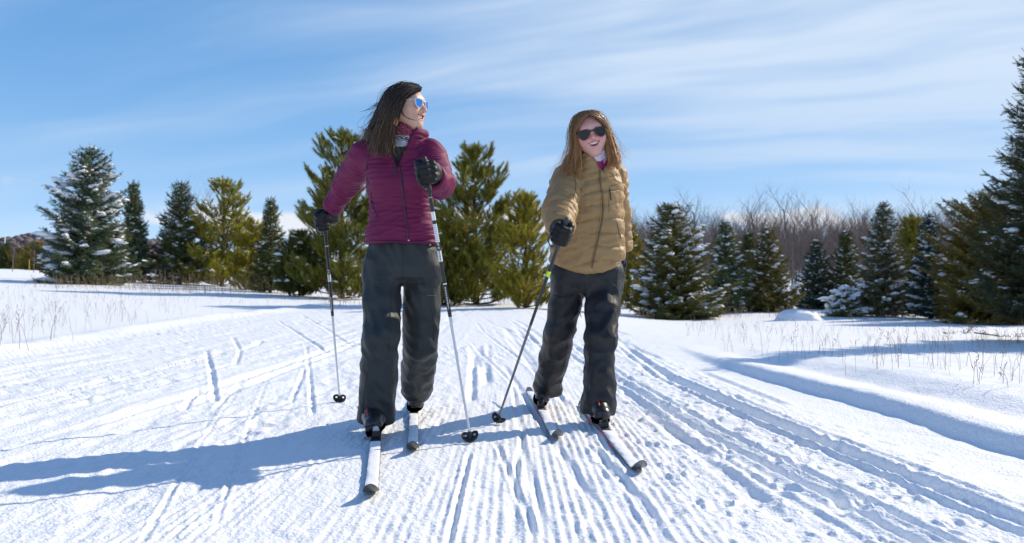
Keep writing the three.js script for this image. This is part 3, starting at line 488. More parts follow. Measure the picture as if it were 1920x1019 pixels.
// hair: strands that run between neighbouring guide lines
function hairSheet(guides, n, R, o) {
  const P = [], C = [], I = [], curves = guides.map((g) => new THREE.CatmullRomCurve3(g, false, 'centripetal')), seg = o.seg ?? 11, sides = 3;
  const samp = curves.map((c) => c.getPoints(seg));
  for (let q = 0; q < n; q++) {
    const s = R() * (samp.length - 1), i = Math.min(samp.length - 2, Math.floor(s)), a = s - i, base = P.length / 3, stop = 1 - R() * R() * (o.ragged ?? 0.3), jx = (R() - 0.5), jy = (R() - 0.5), jz = (R() - 0.5), ph = R() * 20, r0 = o.r * (0.6 + 0.8 * R()), tone = R();
    const clump = Math.floor(s * (o.clumps ?? 9)), cx = hash2(clump, 1, o.seed) - 0.5, cy = hash2(clump, 2, o.seed) - 0.5, cz = hash2(clump, 3, o.seed) - 0.5;
    let px = 0, py = 0, pz = 0; const line = [];
    for (let k = 0; k <= seg; k++) {
      const t = k / seg * stop, kk = t * seg, k0 = Math.min(seg - 1, Math.floor(kk)), f = kk - k0, A = samp[i], B = samp[i + 1];
      const g = (c) => lerp(lerp(A[k0][c], A[k0 + 1][c], f), lerp(B[k0][c], B[k0 + 1][c], f), a), sp = lerp(o.root, o.tip, t), w = o.wave * t;
      const bx = g('x'), by = g('y'), bz = g('z'), wv = (o.loose ?? 0.02) * t; line.push(V3(wv * N3(bx * 11 + o.seed, by * 9, bz * 11 + clump * 0.35) + wv * 0.5 * N3(bx * 27, by * 19 + clump, bz * 27) + g('x') + jx * sp + cx * o.tip * t * 1.4 + w * Math.sin(ph + t * 5), g('y') + jy * sp * 0.6 + cy * o.tip * t, g('z') + jz * sp + cz * o.tip * t * 1.4 + w * Math.cos(ph * 1.3 + t * 4)));
    }
    for (let k = 0; k <= seg; k++) {
      const t = k / seg, d = line[Math.min(seg, k + 1)].clone().sub(line[Math.max(0, k - 1)]).normalize(), u = V3(0.3, 0.2, 0.93).cross(d).normalize(), w = d.clone().cross(u), r = r0 * (t < 0.1 ? 0.5 + 5 * t : 1) * (1 - 0.75 * Math.pow(t, 3));
      const [cr, cg, cb] = o.color(t, tone);
      for (let e = 0; e < sides; e++) { const an = e / sides * 6.2832 + ph, ca = Math.cos(an) * r, sa = Math.sin(an) * r; P.push(line[k].x + u.x * ca + w.x * sa, line[k].y + u.y * ca + w.y * sa, line[k].z + u.z * ca + w.z * sa); C.push(cr, cg, cb); }
      if (k < seg) for (let e = 0; e < sides; e++) { const x = base + k * sides + e, y = base + k * sides + (e + 1) % sides; I.push(x, y, x + sides, y, y + sides, x + sides); }
    }
  }
  const g = new THREE.BufferGeometry(); g.setAttribute('position', new THREE.BufferAttribute(new Float32Array(P), 3)); g.setAttribute('color', new THREE.BufferAttribute(new Float32Array(C), 3)); g.setIndex(I); g.computeVertexNormals(); return g;
}
function tint(g, c) { const n = g.attributes.position.count, a = new Float32Array(n * 3); for (let i = 0; i < n; i++) { a[i * 3] = c[0]; a[i * 3 + 1] = c[1]; a[i * 3 + 2] = c[2]; } g.setAttribute('color', new THREE.BufferAttribute(a, 3)); return g; }
// a gloved hand closed round a pole: grip = centre of the fist on the pole, up = along the pole, wrist = where the forearm ends, palmSide = which way the palm lies from the pole
function makeFist(grip, up, wrist, palmSide, cuffR) {
  const p = up.clone().normalize(), w = wrist.clone().sub(grip); w.addScaledVector(p, -w.dot(p)).normalize();
  const n = palmSide.clone().addScaledVector(p, -palmSide.dot(p)); n.addScaledVector(w, -n.dot(w)).normalize();
  const at = (a, b, c) => grip.clone().addScaledVector(w, a).addScaledVector(n, b).addScaledVector(p, c);
  const fs = [], fingers = [];
  [[0.036, 1], [0.0125, 1.06], [-0.0115, 1.0], [-0.033, 0.86]].forEach(([h, s], i) => {
    const r = [0.0122, 0.0125, 0.012, 0.0108][i];
    fingers.push(chain([at(0.062, 0.03, h * 0.7), at(-0.014, 0.036 * s, h), at(-0.038 * s, 0.012, h - 0.002), at(-0.034 * s, -0.017, h - 0.003), at(-0.008, -0.031 * s, h - 0.003), at(0.012, -0.027, h - 0.002)], [0.013, r + 0.0012, r + 0.0006, r, r * 0.95, r * 0.86]));
  });
  const palm = union([cone(at(0.06, 0.03, 0.018), at(-0.002, 0.031, 0.028), 0.021, 0.0185), cone(at(0.06, 0.03, -0.014), at(0.0, 0.031, -0.022), 0.021, 0.0165), cone(at(0.055, 0.012, 0.03), at(0.03, -0.004, 0.036), 0.022, 0.018)], 0.02);
  const thumb = chain([at(0.058, 0.012, 0.03), at(0.03, -0.012, 0.047), at(0.0, -0.027, 0.049), at(-0.02, -0.023, 0.043)], [0.019, 0.0165, 0.0145, 0.0115]);
  const wr = cone(at(0.05, 0.022, 0), wrist, 0.031, cuffR);
  const far = wrist.clone().add(wrist.clone().sub(at(0.05, 0.022, 0)).normalize().multiplyScalar(0.03)), cuff = cone(wrist, far, cuffR, cuffR);
  const f = (x, y, z) => { let d = 1e9; for (const q of fingers) d = smin(d, q(x, y, z), 0.0022); let h = smin(palm(x, y, z), wr(x, y, z), 0.025); h = smin(h, cuff(x, y, z), 0.01); d = smin(d, h, 0.012); return smin(d, thumb(x, y, z), 0.0045); };
  const [lo, hi] = box3([grip, wrist, far], 0.075);
  return meshField(f, lo, hi, 0.0027, { disp: (x, y, z) => 0.0012 * fbm(x * 70, y * 70, z * 70, 3) });
}
function makeBoot(parent, ankle, heel, toe, o = {}) {        // ankle above heel; toe on the ski
  const fwd = toe.clone().sub(heel).normalize(), up0 = ankle.clone().sub(heel), side = up0.clone().cross(fwd).normalize(), up = fwd.clone().cross(side).normalize(), L = toe.distanceTo(heel);
  const at = (a, b, c) => heel.clone().addScaledVector(fwd, a * L).addScaledVector(up, b).addScaledVector(side, c);
  const foot = union([cone(at(0.06, 0.05, 0), at(0.45, 0.05, 0), 0.044, 0.05), cone(at(0.45, 0.05, 0.004), at(0.82, 0.038, 0.004), 0.05, 0.044), cone(at(0.1, 0.06, 0), ankle, 0.046, 0.052), cone(at(0.12, 0.09, 0), at(0.62, 0.07, 0), 0.042, 0.034)], 0.03);
  const hx = heel.x, hy = heel.y, hz = heel.z, ux = up.x, uy = up.y, uz = up.z;
  const f = (x, y, z) => { const hgt = (x - hx) * ux + (y - hy) * uy + (z - hz) * uz; return smax(foot(x, y, z), 0.012 - hgt, 0.008); };
  const [lo, hi] = box3([ankle, heel, toe], 0.075);
  const g = meshField(f, lo, hi, 0.0036, { disp: (x, y, z) => { const a = (x - hx) * fwd.x + (y - hy) * fwd.y + (z - hz) * fwd.z, h = (x - hx) * ux + (y - hy) * uy + (z - hz) * uz; return -0.003 * Math.exp(-Math.pow((h - 0.04) / 0.004, 2)) - 0.003 * Math.exp(-Math.pow((a - L * 0.62) / 0.004, 2)) - 0.003 * Math.exp(-Math.pow((h - 0.105) / 0.004, 2)) + 0.001 * fbm(x * 40, y * 40, z * 40, 2); } });
  const boot = part('boot', g, M.boot, parent);
  const sh = new THREE.Shape(); const W2 = 0.047; sh.moveTo(-0.02, -W2 * 0.7); sh.bezierCurveTo(-0.045, -W2 * 0.4, -0.045, W2 * 0.4, -0.02, W2 * 0.7); sh.bezierCurveTo(L * 0.4, W2 * 0.8, L * 0.6, W2 * 1.15, L * 0.86, W2 * 0.85); sh.bezierCurveTo(L + 0.03, W2 * 0.5, L + 0.03, -W2 * 0.4, L * 0.86, -W2 * 0.75); sh.bezierCurveTo(L * 0.6, -W2 * 1.05, L * 0.4, -W2 * 0.8, -0.02, -W2 * 0.7);
  const sg = new THREE.ExtrudeGeometry(sh, { depth: 0.016, bevelEnabled: true, bevelSize: 0.003, bevelThickness: 0.003, bevelSegments: 2, curveSegments: 8 }); sg.applyMatrix4(new THREE.Matrix4().makeBasis(fwd, side.clone().negate(), up.clone()).setPosition(heel.clone())); if (new THREE.Matrix4().makeBasis(fwd, side.clone().negate(), up).determinant() < 0) { sg.index || 0; }
  part('sole', sg, M.blackRubber, boot);
  const fr = (a, b, c, lift = 0.003) => { const p = at(a, b, c).addScaledVector(fwd, 0.2), q = ray(f, p, fwd.clone().negate(), 0.5); return q.addScaledVector(fwd, lift); };
  part('pull_tab', taperTube([fr(0, 0.085, -0.006), fr(0, 0.105, -0.006), fr(0, 0.128, -0.006), fr(0, 0.15, -0.006)], [0.004, 0.0045, 0.0045, 0.004], 5), M.red, boot);
  const band = []; for (let k = -4; k <= 4; k++) { const an = k / 4 * 1.5, dir = fwd.clone().multiplyScalar(Math.cos(an)).addScaledVector(side, Math.sin(an)), c = at(0.22, 0.118, 0), p = c.clone().addScaledVector(dir, 0.15); const q = ray(f, p, dir.clone().negate(), 0.3); if (f(q.x, q.y, q.z) < 0.003) band.push(q); }
  if (band.length > 2)
  part('strap', taperTube(band, band.map(() => 0.008), 5), M.blackRubber, boot);
  return boot;
}
const fold = (x, y, z, s) => 1 - 2 * Math.abs(N3(x, y, z + s));           // creased noise
function person(label) { return thing('person', label, 'person', [0, 0, 0], undefined); }

// ----- first skier: maroon jacket, looking aside -----
{
  const root = person('taller skier in maroon quilted jacket and mirrored sunglasses laughing towards the other, holding two poles');
  const sh_r = W(684, 291, 3.92), el_r = W(651, 344, 4.10), wr_r = W(622, 389, 4.17), sh_l = W(806, 290, 3.90), el_l = W(824, 344, 3.70), wr_l = W(811, 333, 3.52);
  const hand_r = W(608, 414, 4.19), hand_l = W(799, 325, 3.42);
  const hip_f = W(717, 505, 3.93), kn_f = W(714, 632, 3.80), an_f = W(705, 798, 3.86), hip_b = W(792, 505, 3.97), kn_b = W(789, 642, 4.05), an_b = W(781, 738, 4.38);
  const headM = headBasis(W(760, 201, 3.86), V3(0.93, -0.02, 0.36), V3(-0.06, 1, 0.02));
  // body
  const head = makeHead({ skin: [0.62, 0.375, 0.27], blush: 0.4, open: 0.0092 });
  const bodyF = union([cone(W(757, 262, 3.89), W(752, 330, 3.93), 0.052, 0.09), cone(W(751, 330, 3.93), W(755, 480, 3.95), 0.085, 0.09), chain([W(752, 292, 3.91), sh_r, el_r, wr_r, hand_r.clone().lerp(wr_r, 0.55)], [0.06, 0.04, 0.034, 0.026, 0.02]), chain([W(752, 292, 3.91), sh_l, el_l, wr_l, hand_l.clone().lerp(wr_l, 0.55)], [0.06, 0.04, 0.034, 0.026, 0.02]), chain([W(755, 490, 3.95), hip_f, kn_f, an_f], [0.08, 0.075, 0.05, 0.036]), chain([W(755, 490, 3.95), hip_b, kn_b, an_b], [0.08, 0.075, 0.05, 0.036]), cone(W(760, 228, 3.875), W(757, 262, 3.89), 0.048, 0.052)], 0.03);
  const [blo, bhi] = box3([sh_r, wr_r, hand_r, hand_l, an_f, an_b, W(757, 225, 3.87)], 0.13);
  head.geo.applyMatrix4(headM);
  const bodyG = tint(meshField(bodyF, blo, bhi, 0.013), [0.62, 0.375, 0.27]);
  part('body', merged([head.geo, bodyG]), M.skin, root);
  head.teeth.applyMatrix4(headM); part('teeth', head.teeth, M.teeth, root);
  for (const e of head.eyes) { e.applyMatrix4(headM); part('eye', e, M.eye, root); }
  glassesParts(root, headM, { z: 0.1, rim: 0.075, frame: mat(0.75, 0.78, 0.8, 0.12, { transmission: 0.55, thickness: 0 }), lens: mat(0.05, 0.25, 0.75, 0.08, { metalness: 0.9, iridescence: 1, iridescenceIOR: 1.8, iridescenceThicknessRange: [200, 420] }) });
  // hair
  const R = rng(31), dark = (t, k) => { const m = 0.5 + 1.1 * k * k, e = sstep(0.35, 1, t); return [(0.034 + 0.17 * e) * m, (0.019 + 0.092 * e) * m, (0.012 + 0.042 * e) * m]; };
  const Q = (l) => l.map(([a, b, c]) => W(a, b, c));
  const gd = [
    Q([[787, 171, 3.805], [769, 176, 3.775], [753, 187, 3.764], [744, 202, 3.764], [737, 222, 3.766], [731, 246, 3.77], [731, 268, 3.765], [735, 287, 3.75]]),
    Q([[789, 167, 3.815], [766, 171, 3.775], [746, 192, 3.758], [731, 224, 3.762], [724, 254, 3.77], [722, 275, 3.765], [724, 293, 3.755]]),
    Q([[788, 164, 3.83], [762, 162, 3.785], [739, 179, 3.765], [726, 210, 3.772], [716, 244, 3.782], [710, 268, 3.785], [706, 287, 3.78]]),
    Q([[784, 160, 3.85], [756, 157, 3.82], [733, 171, 3.80], [721, 203, 3.81], [709, 236, 3.82], [702, 258, 3.82], [694, 276, 3.82]]),
    Q([[782, 160, 3.88], [755, 156.5, 3.87], [731, 171, 3.87], [718, 203, 3.88], [705, 234, 3.88], [696, 254, 3.88], [684, 268, 3.88]]),
    Q([[784, 162, 3.92], [755, 160, 3.945], [732, 178, 3.955], [720, 210, 3.955], [710, 240, 3.94], [704, 256, 3.93], [706, 268, 3.93]]),
    Q([[790, 164, 3.91], [775, 172, 3.945], [757, 192, 3.955], [740, 218, 3.955], [728, 240, 3.95], [722, 256, 3.94], [720, 266, 3.94]]),
  ];
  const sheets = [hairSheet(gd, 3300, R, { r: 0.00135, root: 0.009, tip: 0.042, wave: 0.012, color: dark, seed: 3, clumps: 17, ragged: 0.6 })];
  const cap = meshField(union([ell(V3(0, 0.036, -0.018), 0.0785, 0.083, 0.096), cone(V3(0, 0.03, -0.05), V3(0, -0.07, -0.075), 0.07, 0.05)], 0.03), V3(-0.1, -0.14, -0.15), V3(0.1, 0.13, 0.1), 0.004, {});
  { const p = cap.attributes.position; for (let i = 0; i < p.count; i++) { let x = p.getX(i), y = p.getY(i), z = p.getZ(i); const front = sstep(0.0, 0.045, z + Math.max(0, 0.06 - y) * 0.55 - 0.028); const s = 1 - 0.16 * front; p.setXYZ(i, x * s, (y - 0.03) * s + 0.03, z * (1 - 0.28 * front)); } cap.computeVertexNormals(); }
  cap.applyMatrix4(headM); sheets.push(tint(cap, [0.02, 0.012, 0.009]));
  // loose wind-blown strands
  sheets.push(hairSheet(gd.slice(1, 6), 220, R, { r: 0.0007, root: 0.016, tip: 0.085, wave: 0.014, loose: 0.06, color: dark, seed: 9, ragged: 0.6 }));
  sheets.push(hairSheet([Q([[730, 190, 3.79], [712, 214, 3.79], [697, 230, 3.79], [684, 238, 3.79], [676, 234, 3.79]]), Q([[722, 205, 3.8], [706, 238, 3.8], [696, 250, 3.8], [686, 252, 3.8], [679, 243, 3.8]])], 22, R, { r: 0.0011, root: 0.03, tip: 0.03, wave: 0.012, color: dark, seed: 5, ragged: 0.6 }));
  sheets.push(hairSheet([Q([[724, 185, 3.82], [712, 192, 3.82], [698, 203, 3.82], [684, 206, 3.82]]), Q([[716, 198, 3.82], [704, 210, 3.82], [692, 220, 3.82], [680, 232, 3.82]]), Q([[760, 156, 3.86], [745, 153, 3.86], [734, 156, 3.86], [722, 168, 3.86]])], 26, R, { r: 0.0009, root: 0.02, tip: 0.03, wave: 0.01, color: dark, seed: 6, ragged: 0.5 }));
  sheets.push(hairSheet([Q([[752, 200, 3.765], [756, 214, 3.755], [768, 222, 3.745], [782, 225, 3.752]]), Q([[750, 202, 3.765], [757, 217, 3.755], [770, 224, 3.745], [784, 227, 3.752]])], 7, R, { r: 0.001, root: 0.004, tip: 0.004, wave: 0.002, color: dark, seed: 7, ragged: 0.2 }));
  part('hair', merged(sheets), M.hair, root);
  { const c = W(742, 226, 3.752), sh = new THREE.Shape(); sh.moveTo(0, 0.022); sh.bezierCurveTo(0.016, 0.004, 0.012, -0.024, -0.002, -0.026); sh.bezierCurveTo(-0.014, -0.02, -0.012, 0.004, 0, 0.022); const g = new THREE.ExtrudeGeometry(sh, { depth: 0.002, bevelEnabled: true, bevelSize: 0.0006, bevelThickness: 0.0006, bevelSegments: 1 }); g.rotateY(0.3); g.translate(c.x, c.y, c.z); part('earring', g, mat(0.6, 0.26, 0.06, 0.45), root); }
  // neck gaiter and undershirt
  const gc = W(755, 258, 3.875), gt = W(759, 247, 3.865), gb = W(751, 270, 3.88);
  part('neck_gaiter', meshField((x, y, z) => { const [s, d] = along([gt, gc, gb], x, y, z); return d - 0.067 - 0.004 * Math.sin(s * 160); }, ...box3([gt, gb], 0.1), 0.0036, {
    disp: (x, y, z) => 0.004 * N3(x * 30, y * 60, z * 30),
    color: (x, y, z) => { const s = (gt.y + 0.02 - y) / 0.1 - (x - gc.x) * 0.9, a = Math.atan2(x - gc.x, z - gc.z); const u = a * 7, dots = Math.sin(u * 3) * Math.sin(s * 60); if (s < 0.50) { const m = N3(u * 1.3, s * 14, 2) + 0.5 * N3(u * 3, s * 30, 7); return m > 0.12 ? [0.30, 0.02, 0.05] : m > -0.16 ? [0.02, 0.016, 0.04] : [0.4, 0.10, 0.15]; } if (s < 0.74) return Math.sin(s * 75) + dots > 0.35 ? [0.62, 0.62, 0.66] : [0.02, 0.02, 0.04]; return [0.5, 0.5, 0.6]; },
  }), M.cloth, root);
  part('undershirt', meshField(slices([{ c: W(752, 266, 3.89), a: 0.062, b: 0.055 }, { c: W(750, 285, 3.90), a: 0.1, b: 0.082 }, { c: W(750, 330, 3.92), a: 0.14, b: 0.1 }]), ...box3([W(752, 266, 3.89), W(750, 330, 3.92)], 0.16), 0.006), mat(0.014, 0.024, 0.022, 0.8), root);
  // jacket
  const tor = slices([
    { c: W(752, 266, 3.90), a: 0.085, b: 0.078 }, { c: W(750, 277, 3.905), a: 0.135, b: 0.092 }, { c: W(749, 292, 3.91), a: 0.165, b: 0.106 }, { c: W(749, 325, 3.92), a: 0.168, b: 0.122 }, { c: W(750, 350, 3.925), a: 0.163, b: 0.120 },
    { c: W(752, 385, 3.93), a: 0.156, b: 0.113 }, { c: W(753, 412, 3.93), a: 0.162, b: 0.116 }, { c: W(753, 440, 3.93), a: 0.178, b: 0.126 }, { c: W(753, 457, 3.93), a: 0.184, b: 0.130 }], 2.25);
  const armR = [sh_r, el_r, wr_r], armL = [sh_l, el_l, wr_l];
  const bust = union([ball(W(722, 338, 3.85), 0.066), ball(W(779, 338, 3.85), 0.066)], 0.03);
  const sleeves = union([cone(sh_r, el_r, 0.073, 0.064), cone(el_r, wr_r, 0.061, 0.049), cone(sh_l, el_l, 0.075, 0.068), cone(el_l, wr_l, 0.066, 0.056)], 0.025);
  const vneck = (x, y, z) => { const c = W(746, 266, 3.84), dy = c.y - y; return Math.max(Math.abs(x - c.x - dy * 0.02) - Math.max(-0.02, 0.066 - dy * 0.50), 3.88 - 0.03 + z < 0 ? 0.02 : -0.02); };
  const tc = W(752, 269, 3.895), collar = (x, y, z) => { const dx = x - tc.x, dz = z - tc.z, h = clamp((y - (tc.y - 0.03)) / 0.075), rr = Math.hypot(dx / 1.08, dz) - (0.092 + 0.006 * h + 0.01 * h * h * (dx > 0 ? 1.6 : 0)); return Math.max(Math.abs(rr) - 0.0075, y - tc.y - 0.035 - 0.025 * sstep(0.0, 0.09, dx), tc.y - 0.05 - y); };
  const endR = wr_r.clone().sub(el_r).normalize(), endL = wr_l.clone().sub(el_l).normalize();
  const cut = (p, n, off) => (x, y, z) => (x - p.x) * n.x + (y - p.y) * n.y + (z - p.z) * n.z - off;
  const cutR = cut(wr_r, endR, 0.012), cutL = cut(wr_l, endL, 0.016), boreR = cone(el_r, wr_r.clone().addScaledVector(endR, 0.1), 0.035, 0.040), boreL = cone(wr_l.clone().addScaledVector(endL, -0.03), wr_l.clone().addScaledVector(endL, 0.1), 0.046, 0.050);
  const jack = (x, y, z) => {
    let t = smin(tor(x, y, z), bust(x, y, z), 0.05); let s = sleeves(x, y, z);
    s = smax(s, cutR(x, y, z) > -0.2 && x < wr_r.x + 0.12 ? cutR(x, y, z) : -1, 0.006); if (x > wr_l.x - 0.09 && z > wr_l.z - 0.1) s = smax(s, cutL(x, y, z), 0.006);
    s = smax(s, -boreR(x, y, z), 0.004); if (z > wr_l.z - 0.06 && x > wr_l.x - 0.09) s = smax(s, -boreL(x, y, z), 0.004);
    let d = smin(t, s, 0.035); d = smin(d, collar(x, y, z), 0.02); return smax(d, -vneck(x, y, z), 0.008);
  };
  const armsL = 0.036;
  const disp = (x, y, z) => {
    const [sr, dr] = along(armR, x, y, z), [sl, dl] = along(armL, x, y, z), wr = sstep(0.11, 0.075, dr), wl = sstep(0.105, 0.08, dl);
    const q = 0.018 * N3(x * 7, y * 10, z * 7) + 0.006 * N3(x * 20, y * 12, z * 20);
    const line = (s) => { const p = Math.abs(Math.sin(Math.PI * s / 0.0235)); return Math.pow(p, 0.55); };
    const sT = y + q, sA = wr > wl ? sr + 0.6 * q : sl + 0.6 * q, w = Math.max(wr, wl);
    let h = 0.0030 * lerp(line(sT), line(sA), w) * (0.55 + 0.9 * clamp(0.5 + N3(x * 9, y * 9, z * 9)));
    h += 0.0045 * fold(x * 7 + y * 9, y * 26 - x * 9, z * 9, 3) * (1 - w) + 0.005 * w * fold(x * 10, y * 16, z * 14, 8) + 0.004 * fold(x * 4 - y * 5, y * 12, z * 5, 6);
    h += 0.007 * fbm(x * 6, y * 9, z * 6, 2);
    // pulled creases at elbow and waist
    h += 0.006 * w * Math.exp(-Math.pow((Math.min(sr, 9) - 0.24) / 0.09, 2)) * fold(x * 12, y * 20, z * 12, 1);
    h += -0.006 * Math.exp(-Math.pow((y - (tcHem + 0.014)) / 0.006, 2)) * (1 - w);
    return h;
  };
  const tcHem = W(753, 457, 3.93).y;
  const [jlo, jhi] = box3([sh_r, wr_r, wr_l, sh_l, el_l, W(683, 457, 3.93), W(825, 457, 3.93), W(752, 246, 3.9), W(752, 300, 3.75), W(752, 300, 4.05)], 0.085);
  const jacketM = mat(0.148, 0.012, 0.062, 0.6, { specularIntensity: 0.45 });
  const jacket = part('jacket', meshField(jack, jlo, jhi, 0.0042, { disp }), jacketM, root);
  part('zip', clothLine(jacket, [[747.5, 298], [750, 320], [753, 345], [756, 370], [759, 395], [762, 420], [764, 440], [765.5, 454]], 44, 0.0052), M.zip, jacket);
  { const a = seenM(jacket, 740.5, 306, 0.006), b = seenM(jacket, 740.5, 326, 0.006); part('zip_puller', taperTube([a, a.clone().lerp(b, 0.4), b], [0.003, 0.0055, 0.0035], 6), mat(0.03, 0.03, 0.032, 0.4), jacket); }
  part('pocket_zip', clothLine(jacket, [[694.5, 366], [697, 383], [703, 398], [707, 410]], 16, 0.0036), M.zip, jacket);
  for (const l of [[[694, 272], [689, 300], [687, 325], [692, 350], [697, 372]], [[783, 278], [789, 298], [793, 308]]]) part('seam', clothLine(jacket, l, 24, 0.0022, 0.0005), M.zip, jacket);
  part('hem_band', clothLine(jacket, [[686, 451.5], [720, 453], [752, 454], [785, 454], [812, 451]], 40, 0.0028, 0.0005), M.zip, jacket);
  { const g = new THREE.SphereGeometry(0.006, 8, 6); const c = seenM(jacket, 766, 451, 0.004); g.translate(c.x, c.y, c.z); part('drawcord_toggle', g, M.metal, jacket); }
  // trousers
  const hips = slices([{ c: W(754, 448, 3.94), a: 0.16, b: 0.11 }, { c: W(755, 470, 3.945), a: 0.178, b: 0.122 }, { c: W(755, 500, 3.95), a: 0.188, b: 0.132 }, { c: W(755, 520, 3.95), a: 0.19, b: 0.125 }, { c: W(755, 530, 3.95), a: 0.165, b: 0.09 }], 2.3);
  const hemF = an_f.clone().add(V3(0, 0.028, 0)), hemB = an_b.clone().add(V3(0, 0.012, 0)), legF = [hip_f, kn_f, hemF], legB = [hip_b, kn_b, hemB];
  const legs = union([chain([hip_f, hip_f.clone().lerp(kn_f, 0.5), kn_f, kn_f.clone().lerp(hemF, 0.5), hemF], [0.098, 0.092, 0.085, 0.088, 0.096])], 0.01), legs2 = chain([hip_b, hip_b.clone().lerp(kn_b, 0.5), kn_b, kn_b.clone().lerp(hemB, 0.5), hemB], [0.1, 0.094, 0.088, 0.09, 0.083]);
  const cF = cut(hemF, hemF.clone().sub(kn_f).normalize(), 0.006), cB = cut(hemB, hemB.clone().sub(kn_b).normalize(), 0.006), bF = cone(hemF.clone().lerp(kn_f, 0.12), hemF.clone().lerp(kn_f, -0.3), 0.07, 0.085), bB = cone(hemB.clone().lerp(kn_b, 0.12), hemB.clone().lerp(kn_b, -0.3), 0.062, 0.075);
  const pants = (x, y, z) => { let a = smax(legs(x, y, z), cF(x, y, z), 0.006); a = smax(a, -bF(x, y, z), 0.004); let b = smax(legs2(x, y, z), cB(x, y, z), 0.006); b = smax(b, -bB(x, y, z), 0.004); const l = smin(a, b, 0.004); return smin(l, hips(x, y, z), 0.035); };
  const pd = (x, y, z) => {
    const kneeF = Math.exp(-Math.pow((y - kn_f.y + 0.02) / 0.16, 2)), hem = Math.exp(-Math.pow((y - hemF.y - 0.10) / 0.13, 2));
    let h = 0.011 * fold(x * 7 + y * 3.2, y * 3.2 - x * 4, z * 6, 2) + 0.008 * fold(x * 12 + y * 4, y * 7 + x * 9, z * 11, 5);
    h += kneeF * 0.010 * fold(x * 7 - y * 3, y * 11 + x * 11, z * 7, 9) + hem * 0.010 * fold(x * 8, y * 8 + x * 8, z * 9, 12);
    h += 0.0016 * fbm(x * 30, y * 18, z * 30, 2);
    return (h * 0.8 - 0.010) * sstep(0, 0.05, y - hemB.y + 0.04);
  };
  const pantM = mat(0.021, 0.026, 0.028, 0.5, { specularIntensity: 0.8 });
  const [plo, phi] = box3([W(675, 445, 3.94), W(835, 445, 3.94), hemF, hemB, hip_b, hip_f, kn_f, kn_b], 0.14);
  const trousers = part('trousers', meshField(pants, plo, phi, 0.005, { disp: pd }), pantM, root);
  part('pocket_zip', clothLine(trousers, [[698, 536.5], [705, 535], [713, 533]], 8, 0.0026), M.blackRubber, trousers);
  part('pocket_zip', clothLine(trousers, [[783, 538], [788, 550], [800, 554], [816, 556]], 18, 0.0026), M.blackRubber, trousers);
  for (const l of [[[754, 464], [755, 490], [754, 522]], [[732, 532], [733, 570], [729, 620], [728, 660]], [[690, 470], [684, 500], [682, 530]], [[806, 560], [812, 600], [814, 640]], [[688, 700], [682, 740], [680, 775]]]) part('seam', clothLine(trousers, l, 24, 0.0019, 0.0006), pantM, trousers);
  { const g = new THREE.SphereGeometry(0.006, 8, 6), c = seenM(trousers, 806, 459, 0.003); if (c) { g.translate(c.x, c.y, c.z); part('waist_snap', g, M.metal, trousers); } }
  // gloves, poles and skis
  const poleUpL = W(798, 297, 3.41).sub(W(889, 843, 3.62)).normalize(), poleUpR = W(605, 398, 4.14).sub(W(637, 768, 4.83)).normalize();
  part('glove', makeFist(hand_r, poleUpR, wr_r, V3(-1, 0, 0.25), 0.037), M.glove, root);
  part('glove', makeFist(hand_l, poleUpL, wr_l, V3(1, 0, 0.1), 0.042), M.glove, root);
  makeBoot(root, W(707, 790, 3.86), W(712, 806, 3.90).setY(0.036), W(702, 826, 3.64).setY(0.036));
  makeBoot(root, W(781, 733, 4.39), W(784, 752, 4.52).setY(0.075), W(776, 777, 4.32).setY(0.034));
  globalThis.poleA = [hand_l, poleUpL, hand_r, poleUpR];
}

